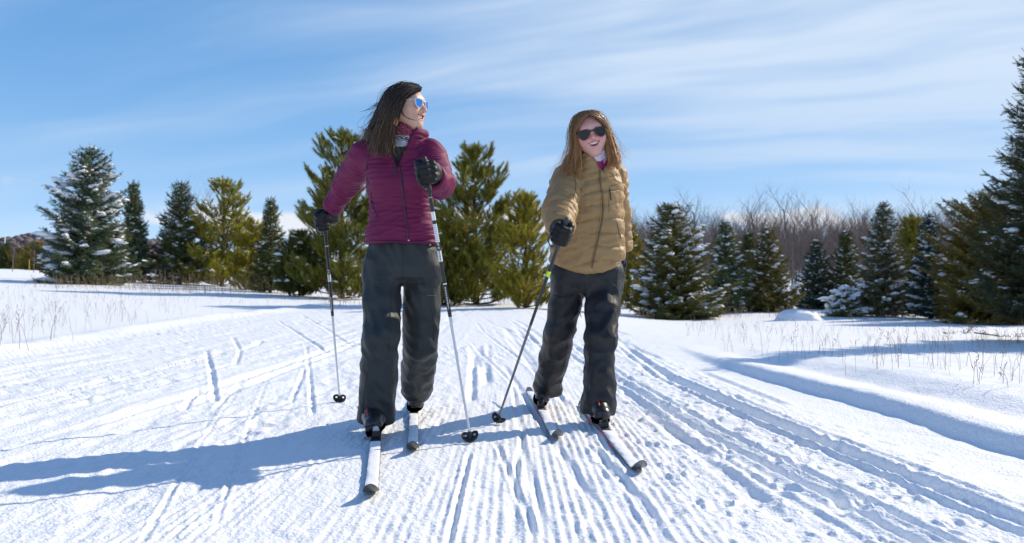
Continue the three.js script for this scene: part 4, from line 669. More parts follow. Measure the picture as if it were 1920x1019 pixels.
// ----- second skier: olive puffer jacket, facing us -----
{
  const root = person('shorter skier in olive-tan puffer jacket and black sunglasses facing the camera, one pole in front');
  const sh_r = W(1064, 334, 4.20), el_r = W(1050, 394, 3.98), wr_r = W(1051, 427, 3.79), sh_l = W(1150, 333, 4.26), el_l = W(1157, 405, 4.40), wr_l = W(1165, 464, 4.42), hand_r = W(1054, 439, 3.70), hand_l = W(1168, 486, 4.44);
  const hip_r = W(1068, 520, 4.30), kn_r = W(1050, 622, 4.32), an_r = W(1027, 728, 4.62), hip_l = W(1134, 520, 4.28), kn_l = W(1127, 632, 4.12), an_l = W(1121, 775, 4.08);
  const headM = headBasis(W(1106.5, 252, 4.14), V3(0.02, -0.13, 1), V3(-0.21, 0.975, 0));
  const skin = [0.66, 0.365, 0.32], head = makeHead({ skin, blush: 1.0, open: 0.0092, jaw: 1.0 });
  head.geo.applyMatrix4(headM);
  const bodyF = union([cone(W(1112, 300, 4.19), W(1108, 350, 4.24), 0.052, 0.09), cone(W(1108, 350, 4.24), W(1101, 490, 4.28), 0.09, 0.1), chain([W(1108, 325, 4.22), sh_r, el_r, wr_r, hand_r.clone().lerp(wr_r, 0.55)], [0.06, 0.04, 0.034, 0.026, 0.02]), chain([W(1108, 325, 4.22), sh_l, el_l, wr_l, hand_l], [0.06, 0.04, 0.034, 0.026, 0.02]), chain([W(1101, 500, 4.29), hip_r, kn_r, an_r], [0.08, 0.075, 0.05, 0.034]), chain([W(1101, 500, 4.29), hip_l, kn_l, an_l], [0.08, 0.075, 0.05, 0.034]), cone(W(1110, 275, 4.17), W(1112, 302, 4.19), 0.046, 0.052)], 0.03);
  part('body', merged([head.geo, tint(meshField(bodyF, ...box3([sh_r, sh_l, hand_r, hand_l, an_r, an_l, W(1110, 275, 4.17)], 0.13), 0.013), skin)]), M.skin, root);
  head.teeth.applyMatrix4(headM); part('teeth', head.teeth, M.teeth, root);
  for (const e of head.eyes) { e.applyMatrix4(headM); part('eye', e, M.eye, root); }
  glassesParts(root, headM, { z: 0.1, rim: 0.11, dy: -0.007, scale: 1.09, frame: mat(0.012, 0.013, 0.015, 0.3), lens: mat(0.012, 0.013, 0.014, 0.08, { specularIntensity: 0.7 }) });
  // hair
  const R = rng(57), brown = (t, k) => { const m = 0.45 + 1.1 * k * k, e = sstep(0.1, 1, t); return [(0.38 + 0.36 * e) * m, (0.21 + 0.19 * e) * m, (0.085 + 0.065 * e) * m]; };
  const Hd = (l) => l.map(([x, y, z]) => V3(x, y, z).applyMatrix4(headM));
  const side = (s, tx, tz) => [
    Hd([[s * 0.002 + 0.004, 0.096, 0.098], [s * 0.030, 0.086, 0.098], [s * 0.062, 0.050, 0.076], [s * 0.077, 0.008, 0.052], [s * 0.083, -0.045, 0.042], [s * (0.088 + tx * 0.2), -0.105, 0.055 + tz], [s * (0.085 + tx * 0.5), -0.155, 0.08 + tz], [s * (0.075 + tx * 0.8), -0.197, 0.10 + tz]]),
    Hd([[s * 0.002 + 0.004, 0.112, 0.074], [s * 0.042, 0.102, 0.072], [s * 0.076, 0.056, 0.046], [s * 0.089, 0.005, 0.026], [s * 0.094, -0.055, 0.026], [s * (0.104 + tx * 0.4), -0.115, 0.042 + tz], [s * (0.112 + tx * 0.8), -0.16, 0.065 + tz], [s * (0.112 + tx * 1.3), -0.197, 0.085 + tz]]),
    Hd([[s * 0.002 + 0.004, 0.124, 0.02], [s * 0.05, 0.112, 0.018], [s * 0.083, 0.06, 0.004], [s * 0.094, 0.0, -0.005], [s * 0.1, -0.06, -0.008], [s * (0.113 + tx * 0.5), -0.115, 0.005 + tz], [s * (0.126 + tx), -0.155, 0.03 + tz], [s * (0.134 + tx * 1.6), -0.186, 0.05 + tz]]),
    Hd([[s * 0.002 + 0.004, 0.122, -0.03], [s * 0.05, 0.108, -0.04], [s * 0.08, 0.055, -0.05], [s * 0.09, -0.01, -0.055], [s * 0.094, -0.07, -0.06], [s * 0.10, -0.12, -0.05], [s * 0.108, -0.145, -0.045], [s * 0.115, -0.16, -0.04]]),
    Hd([[s * 0.002, 0.108, -0.075], [s * 0.03, 0.09, -0.1], [s * 0.04, 0.04, -0.115], [s * 0.045, -0.02, -0.115], [s * 0.045, -0.08, -0.105], [s * 0.045, -0.12, -0.105], [s * 0.045, -0.15, -0.105], [s * 0.045, -0.16, -0.105]]),
  ];
  const o = { r: 0.00135, root: 0.006, tip: 0.020, wave: 0.005, loose: 0.012, color: brown, clumps: 9, ragged: 0.34 };
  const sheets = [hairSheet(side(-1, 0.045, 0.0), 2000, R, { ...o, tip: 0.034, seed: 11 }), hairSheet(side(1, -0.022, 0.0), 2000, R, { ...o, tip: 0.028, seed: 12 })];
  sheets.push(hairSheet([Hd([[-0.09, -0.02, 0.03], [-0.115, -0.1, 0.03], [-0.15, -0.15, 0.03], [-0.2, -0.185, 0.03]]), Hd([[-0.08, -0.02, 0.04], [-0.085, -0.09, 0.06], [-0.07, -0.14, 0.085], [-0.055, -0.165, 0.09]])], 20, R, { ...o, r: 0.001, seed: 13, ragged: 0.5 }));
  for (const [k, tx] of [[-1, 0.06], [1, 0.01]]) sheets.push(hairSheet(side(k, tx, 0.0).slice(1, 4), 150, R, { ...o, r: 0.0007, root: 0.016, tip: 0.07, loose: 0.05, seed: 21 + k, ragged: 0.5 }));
  const cap = meshField(union([ell(V3(0, 0.036, -0.018), 0.0785, 0.083, 0.096), cone(V3(0, 0.03, -0.04), V3(0, -0.08, -0.06), 0.07, 0.055)], 0.03), V3(-0.1, -0.15, -0.15), V3(0.1, 0.13, 0.1), 0.004);
  { const p = cap.attributes.position; for (let i = 0; i < p.count; i++) { const x = p.getX(i), y = p.getY(i), z = p.getZ(i), front = sstep(0.0, 0.04, z + Math.max(0, 0.062 - y) * 0.85 - 0.045), s = 1 - 0.16 * front; p.setXYZ(i, x * s, (y - 0.03) * s + 0.03, z * (1 - 0.3 * front)); } cap.computeVertexNormals(); }
  cap.applyMatrix4(headM); sheets.push(tint(cap, [0.2, 0.105, 0.045]));
  part('hair', merged(sheets), M.hair, root);
  // neck gaiter
  const gt = W(1114, 290, 4.165), gb = W(1115, 318, 4.19);
  part('neck_gaiter', meshField((x, y, z) => along([gt, gb], x, y, z)[1] - 0.066, ...box3([gt, gb], 0.1), 0.0036, { disp: (x, y, z) => 0.005 * fold(x * 22, y * 34, z * 22, 1), color: (x, y, z) => { const m = N3(x * 26, y * 34, z * 26), s = (y - gb.y) / 0.1 - (x - gb.x) * 2.2; return s > 0.35 + 0.15 * m && x > gb.x - 0.01 ? [0.6, 0.56, 0.68] : m > 0.22 ? [0.6, 0.42, 0.55] : m < -0.15 ? [0.20, 0.02, 0.14] : [0.42, 0.02, 0.14]; } }), M.cloth, root);
  // jacket
  const tor = slices([
    { c: W(1115, 309, 4.20), a: 0.084, b: 0.08 }, { c: W(1112, 320, 4.215), a: 0.115, b: 0.098 }, { c: W(1110, 336, 4.225), a: 0.148, b: 0.12 }, { c: W(1108, 370, 4.235), a: 0.172, b: 0.138 }, { c: W(1107, 410, 4.245), a: 0.174, b: 0.140 },
    { c: W(1104, 450, 4.25), a: 0.184, b: 0.142 }, { c: W(1101, 485, 4.26), a: 0.198, b: 0.146 }, { c: W(1100, 503, 4.265), a: 0.200, b: 0.145 }, { c: W(1099, 516, 4.27), a: 0.192, b: 0.135 }], 2.3);
  const armR = [sh_r, el_r, wr_r], armL = [sh_l, el_l, wr_l];
  const cut = (p, n, off) => (x, y, z) => (x - p.x) * n.x + (y - p.y) * n.y + (z - p.z) * n.z - off;
  const endR = wr_r.clone().sub(el_r).normalize(), endL = wr_l.clone().sub(el_l).normalize(), cutR = cut(wr_r, endR, 0.012), cutL = cut(wr_l, endL, 0.014);
  const sleeves = union([cone(sh_r, el_r, 0.072, 0.072), cone(el_r, wr_r, 0.071, 0.056)], 0.03), sleeveL = union([cone(sh_l, el_l, 0.068, 0.060), cone(el_l, wr_l, 0.060, 0.050)], 0.03), boreR = cone(wr_r.clone().addScaledVector(endR, -0.03), wr_r.clone().addScaledVector(endR, 0.1), 0.044, 0.05);
  const hemTilt = (x, y, z) => { const c = W(1100, 509, 4.2), u = (x - c.x); return c.y - 0.002 + 1.75 * u * u - y; };   // hem rises to both sides
  const tc = W(1114, 303, 4.20), collar = (x, y, z) => { const dx = x - tc.x, dz = z - tc.z, h = clamp((y - (tc.y - 0.03)) / 0.075), rr = Math.hypot(dx, dz) - (0.084 + 0.008 * h); const top = 0.028 - 0.085 * sstep(0.008, 0.07, dx) * sstep(-0.05, 0.04, dz) ; return Math.max(Math.abs(rr) - 0.009, y - tc.y - top, tc.y - 0.06 - y); };
  const vneck = (x, y, z) => { const c = W(1121, 305, 4.12), dy = c.y - y; return Math.max(Math.abs(x - c.x - 0.022 - dy * 0.1) - Math.max(-0.02, 0.042 - dy * 0.62), z < -4.19 ? 0.02 : -0.02); };
  const jack = (x, y, z) => {
    let s = sleeves(x, y, z); if (z > wr_r.z - 0.12 && x < wr_r.x + 0.1) s = smax(smax(s, cutR(x, y, z), 0.006), -boreR(x, y, z), 0.004);
    let l = sleeveL(x, y, z); if (y < wr_l.y + 0.1) l = smax(l, cutL(x, y, z), 0.006);
    let t = smax(tor(x, y, z), hemTilt(x, y, z), 0.012); t = smin(t, l, 0.014); t = smin(t, s, 0.03); t = smin(t, collar(x, y, z), 0.02); return smax(t, -vneck(x, y, z), 0.008);
  };
  const disp = (x, y, z) => {
    const [sr, dr] = along(armR, x, y, z), [sl, dl] = along(armL, x, y, z), wr = sstep(0.115, 0.085, dr), wl = sstep(0.1, 0.078, dl), w = Math.max(wr, wl);
    const q = 0.030 * N3(x * 4.2, y * 3, z * 4.2) + 0.010 * N3(x * 11, y * 8, z * 11), u = x - tc.x;
    const sT = (y + q - 0.10 * u + 0.05 * Math.abs(u)) / 0.072, sA = ((wr > wl ? sr : sl) + 0.8 * q) / 0.058;
    const puff = (s) => Math.pow(Math.abs(Math.sin(Math.PI * s)), 0.42);
    let pT = puff(sT), pA = puff(sA), p = lerp(pT, pA, w);
    let h = 0.0115 * p * (0.6 + 0.8 * clamp(0.5 + N3(x * 5, y * 5, z * 5))) - 0.004;
    h += 0.005 * (1.15 - p) * fold(x * 30, y * 12, z * 30, 4) + 0.0055 * fold(x * 6 + y * 10, y * 17 - x * 8, z * 8, 7) + 0.003 * fold(x * 13 - y * 14, y * 24 + x * 11, z * 13, 17) + 0.005 * w * fold(x * 9, y * 17, z * 13, 2);
    h += 0.006 * fbm(x * 7, y * 9, z * 7, 2);
    return h;
  };
  const [jlo, jhi] = box3([sh_r, el_r, wr_r, wr_l, sh_l, el_l, W(1028, 520, 4.27), W(1172, 520, 4.27), W(1114, 292, 4.2), W(1100, 400, 4.08)], 0.1);
  const jm = mat(0.34, 0.218, 0.098, 0.55, { specularIntensity: 0.5 }), zm = mat(0.17, 0.11, 0.05, 0.5);
  const jacket = part('jacket', meshField(jack, jlo, jhi, 0.0044, { disp }), jm, root);
  part('zip', clothLine(jacket, [[1125, 318], [1126.5, 345], [1130, 370], [1131.5, 395], [1128, 420], [1123, 445], [1117, 470], [1112.5, 490], [1110.5, 503]], 50, 0.0048), zm, jacket);
  part('zip_flap', clothLine(jacket, [[1121.5, 322], [1122.5, 345], [1126, 370], [1127.5, 395], [1124, 420], [1119, 445], [1113, 470], [1108.5, 490], [1107, 501]], 50, 0.0026, 0.0008), jm, jacket);
  part('pocket_zip', clothLine(jacket, [[1144, 355], [1145, 366], [1146, 376]], 10, 0.0034), mat(0.03, 0.028, 0.025, 0.5), jacket);
  part('pocket_zip', clothLine(jacket, [[1157, 418], [1161, 434], [1165, 448]], 14, 0.0036), zm, jacket);
  for (const l of [[[1143, 350], [1142, 375], [1142, 398]], [[1143, 350], [1154, 347], [1164, 343]], [[1076, 326], [1080, 350], [1076, 372], [1070, 392]]]) part('seam', clothLine(jacket, l, 20, 0.002, 0.0004), zm, jacket);
  // trousers
  const hips = slices([{ c: W(1100, 488, 4.28), a: 0.176, b: 0.125 }, { c: W(1101, 510, 4.285), a: 0.196, b: 0.14 }, { c: W(1101, 530, 4.29), a: 0.194, b: 0.138 }, { c: W(1101, 548, 4.29), a: 0.17, b: 0.11 }], 2.3);
  const hemR = an_r.clone().add(V3(0, -0.004, 0)), hemL = an_l.clone();
  const lr = chain([hip_r, hip_r.clone().lerp(kn_r, 0.5), kn_r, kn_r.clone().lerp(hemR, 0.5), hemR], [0.10, 0.088, 0.076, 0.080, 0.079]), ll = chain([hip_l, hip_l.clone().lerp(kn_l, 0.5), kn_l, kn_l.clone().lerp(hemL, 0.5), hemL], [0.10, 0.09, 0.080, 0.080, 0.088]);
  const cR = cut(hemR, hemR.clone().sub(kn_r).normalize(), 0.006), cL = cut(hemL, hemL.clone().sub(kn_l).normalize(), 0.006), bR = cone(hemR.clone().lerp(kn_r, 0.12), hemR.clone().lerp(kn_r, -0.3), 0.06, 0.075), bL = cone(hemL.clone().lerp(kn_l, 0.12), hemL.clone().lerp(kn_l, -0.3), 0.065, 0.08);
  const pants = (x, y, z) => { let a = smax(smax(lr(x, y, z), cR(x, y, z), 0.006), -bR(x, y, z), 0.004), b = smax(smax(ll(x, y, z), cL(x, y, z), 0.006), -bL(x, y, z), 0.004); return smin(smin(a, b, 0.018), hips(x, y, z), 0.05); };
  const pd = (x, y, z) => {
    const knee = Math.exp(-Math.pow((y - kn_r.y + 0.02) / 0.15, 2)), hem = Math.exp(-Math.pow((y - hemL.y - 0.10) / 0.12, 2));
    let h = 0.011 * fold(x * 7 - y * 2.6, y * 3.4 + x * 4, z * 6, 22) + 0.008 * fold(x * 8, y * 12 - x * 4, z * 8, 25);
    h += knee * 0.011 * fold(x * 7 + y * 3, y * 11 - x * 10, z * 7, 29) + hem * 0.010 * fold(x * 8, y * 8 + x * 8, z * 9, 32);
    return (h * 0.85 - 0.009 + 0.0016 * fbm(x * 30, y * 18, z * 30, 2)) * sstep(0, 0.05, y - hemL.y + 0.04);
  };
  const pm = mat(0.0105, 0.0115, 0.0145, 0.46, { specularIntensity: 0.8 });
  const trousers = part('trousers', meshField(pants, ...box3([W(1020, 485, 4.28), W(1180, 485, 4.28), hemR, hemL, kn_l, kn_r], 0.13), 0.005, { disp: pd }), pm, root);
  part('pocket_flap', clothLine(trousers, [[1031, 552], [1042, 556], [1061, 559]], 16, 0.0034), pm, trousers);
  for (const l of [[[1030, 566], [1036, 569], [1060, 572]], [[1061, 559], [1062, 572]], [[1084, 520], [1082, 560], [1074, 600], [1066, 640], [1058, 690]], [[1108, 600], [1106, 650], [1103, 700], [1100, 750]], [[1136, 520], [1141, 530], [1152, 535], [1160, 546]]]) part('seam', clothLine(trousers, l, 24, 0.0019, 0.0006), pm, trousers);
  for (const [x, y] of [[1087, 584], [1107, 583]]) { const a = seenM(trousers, x, y, 0.003) ; if (a) part('zip_cord', taperTube([a, a.clone().add(V3(0.004, -0.016, 0.006)), a.clone().add(V3(0.008, -0.034, 0.002))], [0.002, 0.002, 0.0024], 5), M.blackRubber, trousers); }
  // gloves
  const up = W(1064, 409, 3.67).sub(W(929, 799, 4.10)).normalize();
  part('glove', makeFist(hand_r, up, wr_r, V3(-1, 0, 0.2), 0.042), M.glove, root);
  { // the other hand hangs behind the hip, loosely curled
    const d = V3(0.02, -1, 0.05).normalize(), s = V3(0.35, 0, 0.94), n = V3(-0.94, 0, 0.35), at = (a, b, c) => wr_l.clone().addScaledVector(d, a).addScaledVector(s, b).addScaledVector(n, c);
    const fs = [cone(at(-0.02, 0, 0), at(0.04, 0, 0), 0.04, 0.036), cone(at(0.04, 0.018, 0), at(0.1, 0.026, 0), 0.022, 0.017), cone(at(0.04, -0.018, 0), at(0.1, -0.024, 0), 0.022, 0.016)], fg = [];
    [[0.03, 1], [0.01, 1.08], [-0.01, 1], [-0.03, 0.84]].forEach(([b, k]) => fg.push(chain([at(0.095, b * 0.9, 0), at(0.095 + 0.038 * k, b, 0.012), at(0.1 + 0.055 * k, b, 0.036 * k), at(0.098 + 0.045 * k, b, 0.06 * k)], [0.0125, 0.0118, 0.011, 0.0095])));
    const th = chain([at(0.045, 0.03, 0.005), at(0.085, 0.045, 0.025), at(0.115, 0.04, 0.04)], [0.017, 0.0145, 0.0115]), base = union(fs, 0.025);
    part('glove', meshField((x, y, z) => { let q = 1e9; for (const f of fg) q = smin(q, f(x, y, z), 0.002); return smin(smin(base(x, y, z), q, 0.01), th(x, y, z), 0.006); }, ...box3([wr_l, at(0.17, 0, 0), at(0.1, 0, 0.07)], 0.06), 0.003), M.glove, root);
  }
  makeBoot(root, W(1122, 768, 4.08), W(1120, 782, 4.16).setY(0.036), W(1131, 806, 3.93).setY(0.036));
  makeBoot(root, W(1021, 722, 4.62), W(1016, 742, 4.76).setY(0.075), W(1013, 768, 4.53).setY(0.034));
  globalThis.poleB = [hand_r, up];
}

// ---------- poles and skis ----------
function makePole(label, hand, up, o) {
  const u = up.clone().normalize(); let t = -(hand.y - ground(hand.x, hand.z)) / u.y; for (let i = 0; i < 6; i++) { const p = hand.clone().addScaledVector(u, t); t -= (p.y - macro(p.x, p.z) + 0.012) / u.y; }
  const tip = hand.clone().addScaledVector(u, t), L = -t, g = thing('ski_pole', label, 'ski pole', tip.toArray());
  g.quaternion.setFromUnitVectors(V3(0, 1, 0), u); if (o.spin) g.rotateY(o.spin);
  const lathe = (l, s = 18) => new THREE.LatheGeometry(l.map(([r, y]) => new THREE.Vector2(r, y)), s);
  const split = o.split, cyl = (r0, r1, y0, y1, open = false) => { const c = new THREE.CylinderGeometry(r1, r0, y1 - y0, 20, 1, open); c.translate(0, (y0 + y1) / 2, 0); return c; };
  part('lower_shaft', cyl(0.0055, 0.0072, 0.05, split), o.low, g);
  part('upper_shaft', cyl(0.0074, 0.0088, split, L - 0.06), o.high, g);
  part('grip', lathe([[0.0001, L - 0.085], [0.0115, L - 0.085], [0.0125, L - 0.07], [0.0135, L - 0.03], [0.0145, L + 0.02], [0.0135, L + 0.06], [0.014, L + o.top - 0.012], [0.0115, L + o.top - 0.002], [0.0001, L + o.top]]), o.grip, g);
  part('tip', lathe([[0.0001, -0.004], [0.0028, 0.012], [0.0045, 0.03], [0.007, 0.045], [0.0075, 0.065], [0.0055, 0.07]], 12), M.metal, g);
  // half-moon basket with two openings
  const sh = new THREE.Shape(); sh.moveTo(-0.036, 0.014); sh.bezierCurveTo(-0.044, -0.004, -0.03, -0.026, 0, -0.032); sh.bezierCurveTo(0.03, -0.026, 0.044, -0.004, 0.036, 0.014); sh.bezierCurveTo(0.022, 0.026, 0.008, 0.02, 0, 0.009); sh.bezierCurveTo(-0.008, 0.02, -0.022, 0.026, -0.036, 0.014);
  for (const s of [-1, 1]) { const h = new THREE.Path(); h.moveTo(s * 0.011, 0.006); h.bezierCurveTo(s * 0.016, 0.015, s * 0.027, 0.014, s * 0.03, 0.006); h.bezierCurveTo(s * 0.028, -0.006, s * 0.016, -0.006, s * 0.011, 0.006); sh.holes.push(h); }
  const bg = new THREE.ExtrudeGeometry(sh, { depth: 0.006, bevelEnabled: true, bevelSize: 0.002, bevelThickness: 0.002, bevelSegments: 2, curveSegments: 10 }); { const p = bg.attributes.position; for (let i = 0; i < p.count; i++) { const x = p.getX(i), y = p.getY(i); p.setZ(i, p.getZ(i) - 9 * (x * x) - 6 * y * y); } bg.computeVertexNormals(); }
  bg.rotateX(o.basketTilt ?? -0.75); bg.translate(0, 0.045, 0.004); part('basket', bg, M.blackRubber, g);
  part('basket_collar', lathe([[0.0072, 0.03], [0.0105, 0.036], [0.0115, 0.058], [0.008, 0.072]], 14), M.blackRubber, g);
  // loop of strap below the hand
  part('strap', tube([V3(0.012, L + 0.03, -0.008), V3(0.034, L + 0.005, -0.04), V3(0.03, L - 0.045, -0.055), V3(0.012, L - 0.07, -0.03), V3(0.005, L - 0.03, -0.012)], 0.0032, 5, 30), M.blackRubber, g);
  if (o.band) part('colour_band', cyl(0.0098, 0.0098, L - o.band - 0.028, L - o.band), mat(0.62, 0.85, 0.02, 0.5), g);
  if (o.print) {
    const c = document.createElement('canvas'); c.width = 128; c.height = 1024; const x = c.getContext('2d'); o.print(x, 128, 1024);
    const tx = new THREE.CanvasTexture(c); tx.colorSpace = THREE.SRGBColorSpace; const sl = cyl(0.0087, 0.0091, split + 0.001, L - 0.09, true);
    part('printed_sleeve', sl, mat(1, 1, 1, 0.38, { map: tx }), g);
  }
  return g;
}
const write = (x, text, y, size, color, weight = 'bold') => { for (const cx of [0, 64, 128]) { x.save(); x.translate(cx, y); x.rotate(Math.PI / 2); x.scale(1, 0.52); x.font = `${weight} ${size}px sans-serif`; x.fillStyle = color; x.textBaseline = 'middle'; x.fillText(text, 0, 0); x.restore(); } };
const dark = '#1b1d20', pale = '#dfe3e8';
const whiteShaft = mat(0.56, 0.59, 0.64, 0.35), blackShaft = mat(0.02, 0.021, 0.024, 0.35), greyShaft = mat(0.16, 0.165, 0.175, 0.3), gripM = mat(0.02, 0.021, 0.023, 0.6);
{
  const [hl, ul, hr, ur] = globalThis.poleA, [h2, u2] = globalThis.poleB;
  const printA = (x, w, h) => { x.fillStyle = dark; x.fillRect(0, 0, w, h); x.fillStyle = '#8f979e'; x.fillRect(0, 30, w, 8); x.fillStyle = pale; x.fillRect(0, 150, w, 70); x.fillRect(0, 250, w, 150); x.fillStyle = '#9aa5ad'; for (let i = 0; i < 9; i++) x.fillRect(0, 262 + i * 15, w, 5); x.fillStyle = pale; x.fillRect(0, 470, w, 90); write(x, 'FT', 405, 50, pale); write(x, '500', 468, 52, dark); write(x, 'ROSSIGNOL', 770, 34, pale); x.fillStyle = pale; x.fillRect(0, 742, w, 10); };
  const printB = (x, w, h) => { x.fillStyle = dark; x.fillRect(0, 0, w, h); x.fillStyle = pale; x.fillRect(0, 120, w, 8); x.fillRect(0, 480, w, 90); write(x, 'FT', 415, 50, pale); write(x, '500', 478, 48, dark); write(x, 'ROSSIGNOL', 770, 34, pale); };
  makePole('black and white ski pole held upright in front, planted between the two skiers', hl, ul, { split: 0.62, top: 0.075, low: whiteShaft, high: blackShaft, grip: gripM, print: printA, spin: Math.PI, basketTilt: 0.75 });
  makePole('black and white ski pole planted behind on the snow left of the trousers', hr, ur, { split: 0.66, top: 0.03, low: whiteShaft, high: blackShaft, grip: gripM, print: printB, spin: Math.PI, basketTilt: 0.75 });
  makePole('slanting dark grey ski pole with bright yellow-green band in the shorter skier\'s hand', h2, u2, { split: 0.62, top: 0.085, low: greyShaft, high: blackShaft, grip: mat(0.055, 0.057, 0.06, 0.55), band: 0.2, spin: 2.6, basketTilt: 1.4 });
}
function makeSki(label, toe, tipP, o) {        // toe = binding on the ground, tipP = where the tip stands, both at ground level
  const g = thing('ski', label, 'ski', [toe.x, 0, toe.z], 'cross-country skis under the two skiers');
  const dir = V3(tipP.x - toe.x, 0, tipP.z - toe.z), front = dir.length(); g.rotation.y = Math.atan2(dir.x, dir.z);     // the ski runs along local +z
  const rear = -(o.rear ?? 0.82), n = 90, prof = (t) => { const s = clamp((t - (front - 0.2)) / 0.2), b = clamp(((rear + 0.1) - t) / 0.1); return 0.003 + 0.057 * Math.pow(s, 3.0) + 0.02 * b * b; };
  const half = (t) => { const s = clamp((front - t) / 0.05), b = clamp((t - rear) / 0.04); return 0.0245 * (1 + 0.12 * clamp((t - front + 0.35) / 0.3)) * Math.sqrt(clamp(1 - (1 - s) * (1 - s))) * (0.5 + 0.5 * b) + 0.0004; };
  const thick = (t) => 0.006 + 0.016 * Math.exp(-Math.pow(t / 0.45, 2)) * 1 - 0.003 * clamp((t - front + 0.2) / 0.2);
  const gy = (t) => { const p = V3(0, 0, t).applyAxisAngle(V3(0, 1, 0), g.rotation.y); return macro(toe.x + p.x, toe.z + p.z) ; };
  const y0 = gy(0); g.position.y = y0;
  const ring = (t, lift = 0, inset = 0) => { const h = Math.max(0.0003, half(t) - inset), b = gy(t) - y0 + prof(t) + 0.004, e = thick(t); return [[-h, b], [h, b], [h, b + e * 0.8], [h * 0.9, b + e], [-h * 0.9, b + e], [-h, b + e * 0.8]].map(([x, y]) => [x, y + lift, t]); };
  const build = (t0, t1, rows, ringF, m, name, parent) => { const P = [], I = []; const k = ringF(t0, 0).length; for (let i = 0; i <= rows; i++) { const q = i / rows, e = name === 'ski_body' ? 1 - Math.pow(1 - q, 2.1) : q; for (const p of ringF(lerp(t0, t1, e), e)) P.push(...p); } for (let i = 0; i < rows; i++) for (let j = 0; j < k; j++) { const a = i * k + j, b = i * k + (j + 1) % k; I.push(a, b, a + k, b, b + k, a + k); } for (let j = 1; j + 1 < k; j++) { I.push(0, j + 1, j, rows * k, rows * k + j, rows * k + j + 1); } const q = new THREE.BufferGeometry(); q.setAttribute('position', new THREE.BufferAttribute(new Float32Array(P), 3)); q.setIndex(I); const nn = name === 'snow_cover' ? q : q.toNonIndexed(); nn.computeVertexNormals(); return part(name, nn, m, parent); };
  build(rear, front, n, (t) => ring(t), o.base, 'ski_body', g);
  // snow lying on the top sheet
  const sn = (t, u) => { const lump = 0.004 + 0.006 * clamp(0.5 + 1.2 * fbm(t * 14, o.seed, 2, 3)), h = half(t) * (0.95 + 0.06 * N3(t * 22, o.seed, 5)), b = gy(t) - y0 + prof(t) + 0.004 + thick(t) - 0.001, l = lump * Math.min(1, u * 8, (1 - u) * 8); return [[-h, b], [h, b], [h * 0.94, b + l * 0.75], [h * 0.5, b + l * (1 + 0.3 * N3(t * 30, 1, o.seed))], [0, b + l * (1.05 + 0.35 * N3(t * 27, 4, o.seed))], [-h * 0.5, b + l * (1 + 0.3 * N3(t * 31, 8, o.seed))], [-h * 0.94, b + l * 0.75]].map(([x, y]) => [x, y, t]); };
  build(0.1, front - 0.098, 180, sn, M.snow, 'snow_cover', g); build(rear + 0.06, -0.14, 110, sn, M.snow, 'snow_cover', g);
  // binding and, on the printed skis, side markings
  const tp = thick(0) + 0.007; const bb = new THREE.BoxGeometry(0.04, 0.012, 0.30); bb.translate(0, tp + 0.006, -0.1); const bt = new THREE.BoxGeometry(0.034, 0.022, 0.05); bt.translate(0, tp + 0.021, 0.045); const br = new THREE.CylinderGeometry(0.006, 0.006, 0.036, 10); br.rotateZ(Math.PI / 2); br.translate(0, tp + 0.026, 0.012);
  const bind = part('binding', merged([bb, bt]), M.blackRubber, g); part('toe_bar', br, M.metal, bind); { const lv = new THREE.CylinderGeometry(0.010, 0.014, 0.03, 8, 3); lv.scale(1.2, 1, 0.8); lv.rotateX(0.5); lv.translate(0, tp + 0.036, 0.05); part('release_lever', lv, o.lever, bind); }
  for (const [a, b, m] of o.marks ?? []) build(a, b, 6, (t) => { const h = half(t) + 0.0015, y = gy(t) - y0 + prof(t) + 0.006, e = thick(t) * 0.75; return [[-h, y], [h, y], [h, y + e], [-h, y + e]].map(([x, q]) => [x, q, t]); }, m, 'side_marking', g);
  return g;
}
{
  const onGround = (px, py) => { const [x, z] = G(px, py); return V3(x, 0, z); };
  const graphite = mat(0.028, 0.029, 0.033, 0.35), silver = mat(0.10, 0.105, 0.125, 0.35), pink = mat(0.72, 0.03, 0.09, 0.45), clear = mat(0.6, 0.62, 0.65, 0.35);
  makeSki('snow-dusted dark ski under the maroon-jacketed skier\'s leading boot, nearest the camera', onGround(705, 829), onGround(694, 945), { base: graphite, seed: 1.5, lever: clear, marks: [] });
  makeSki('snow-dusted dark ski under the maroon-jacketed skier\'s trailing boot', onGround(776, 779), onGround(773.5, 857), { base: graphite, seed: 7.5, lever: clear });
  makeSki('grey ski with pink side marks under the puffer-jacketed skier\'s leading boot', onGround(1131, 810), onGround(1205, 896), { base: silver, seed: 12.5, rear: 0.8, lever: M.blackRubber, marks: [[0.06, 0.2, pink], [0.34, 0.42, pink], [-0.3, -0.2, pink]] });
  makeSki('grey ski with pink side marks under the puffer-jacketed skier\'s trailing boot', onGround(1013, 772), onGround(1048, 832), { base: silver, seed: 19.5, rear: 0.8, lever: M.blackRubber, marks: [[0.0, 0.14, pink], [0.26, 0.36, pink]] });
}

// ---------- trees beyond the trail, left to right ----------
const blueGreen = [0.030, 0.052, 0.043], green = [0.036, 0.056, 0.030], olive = [0.070, 0.080, 0.026];
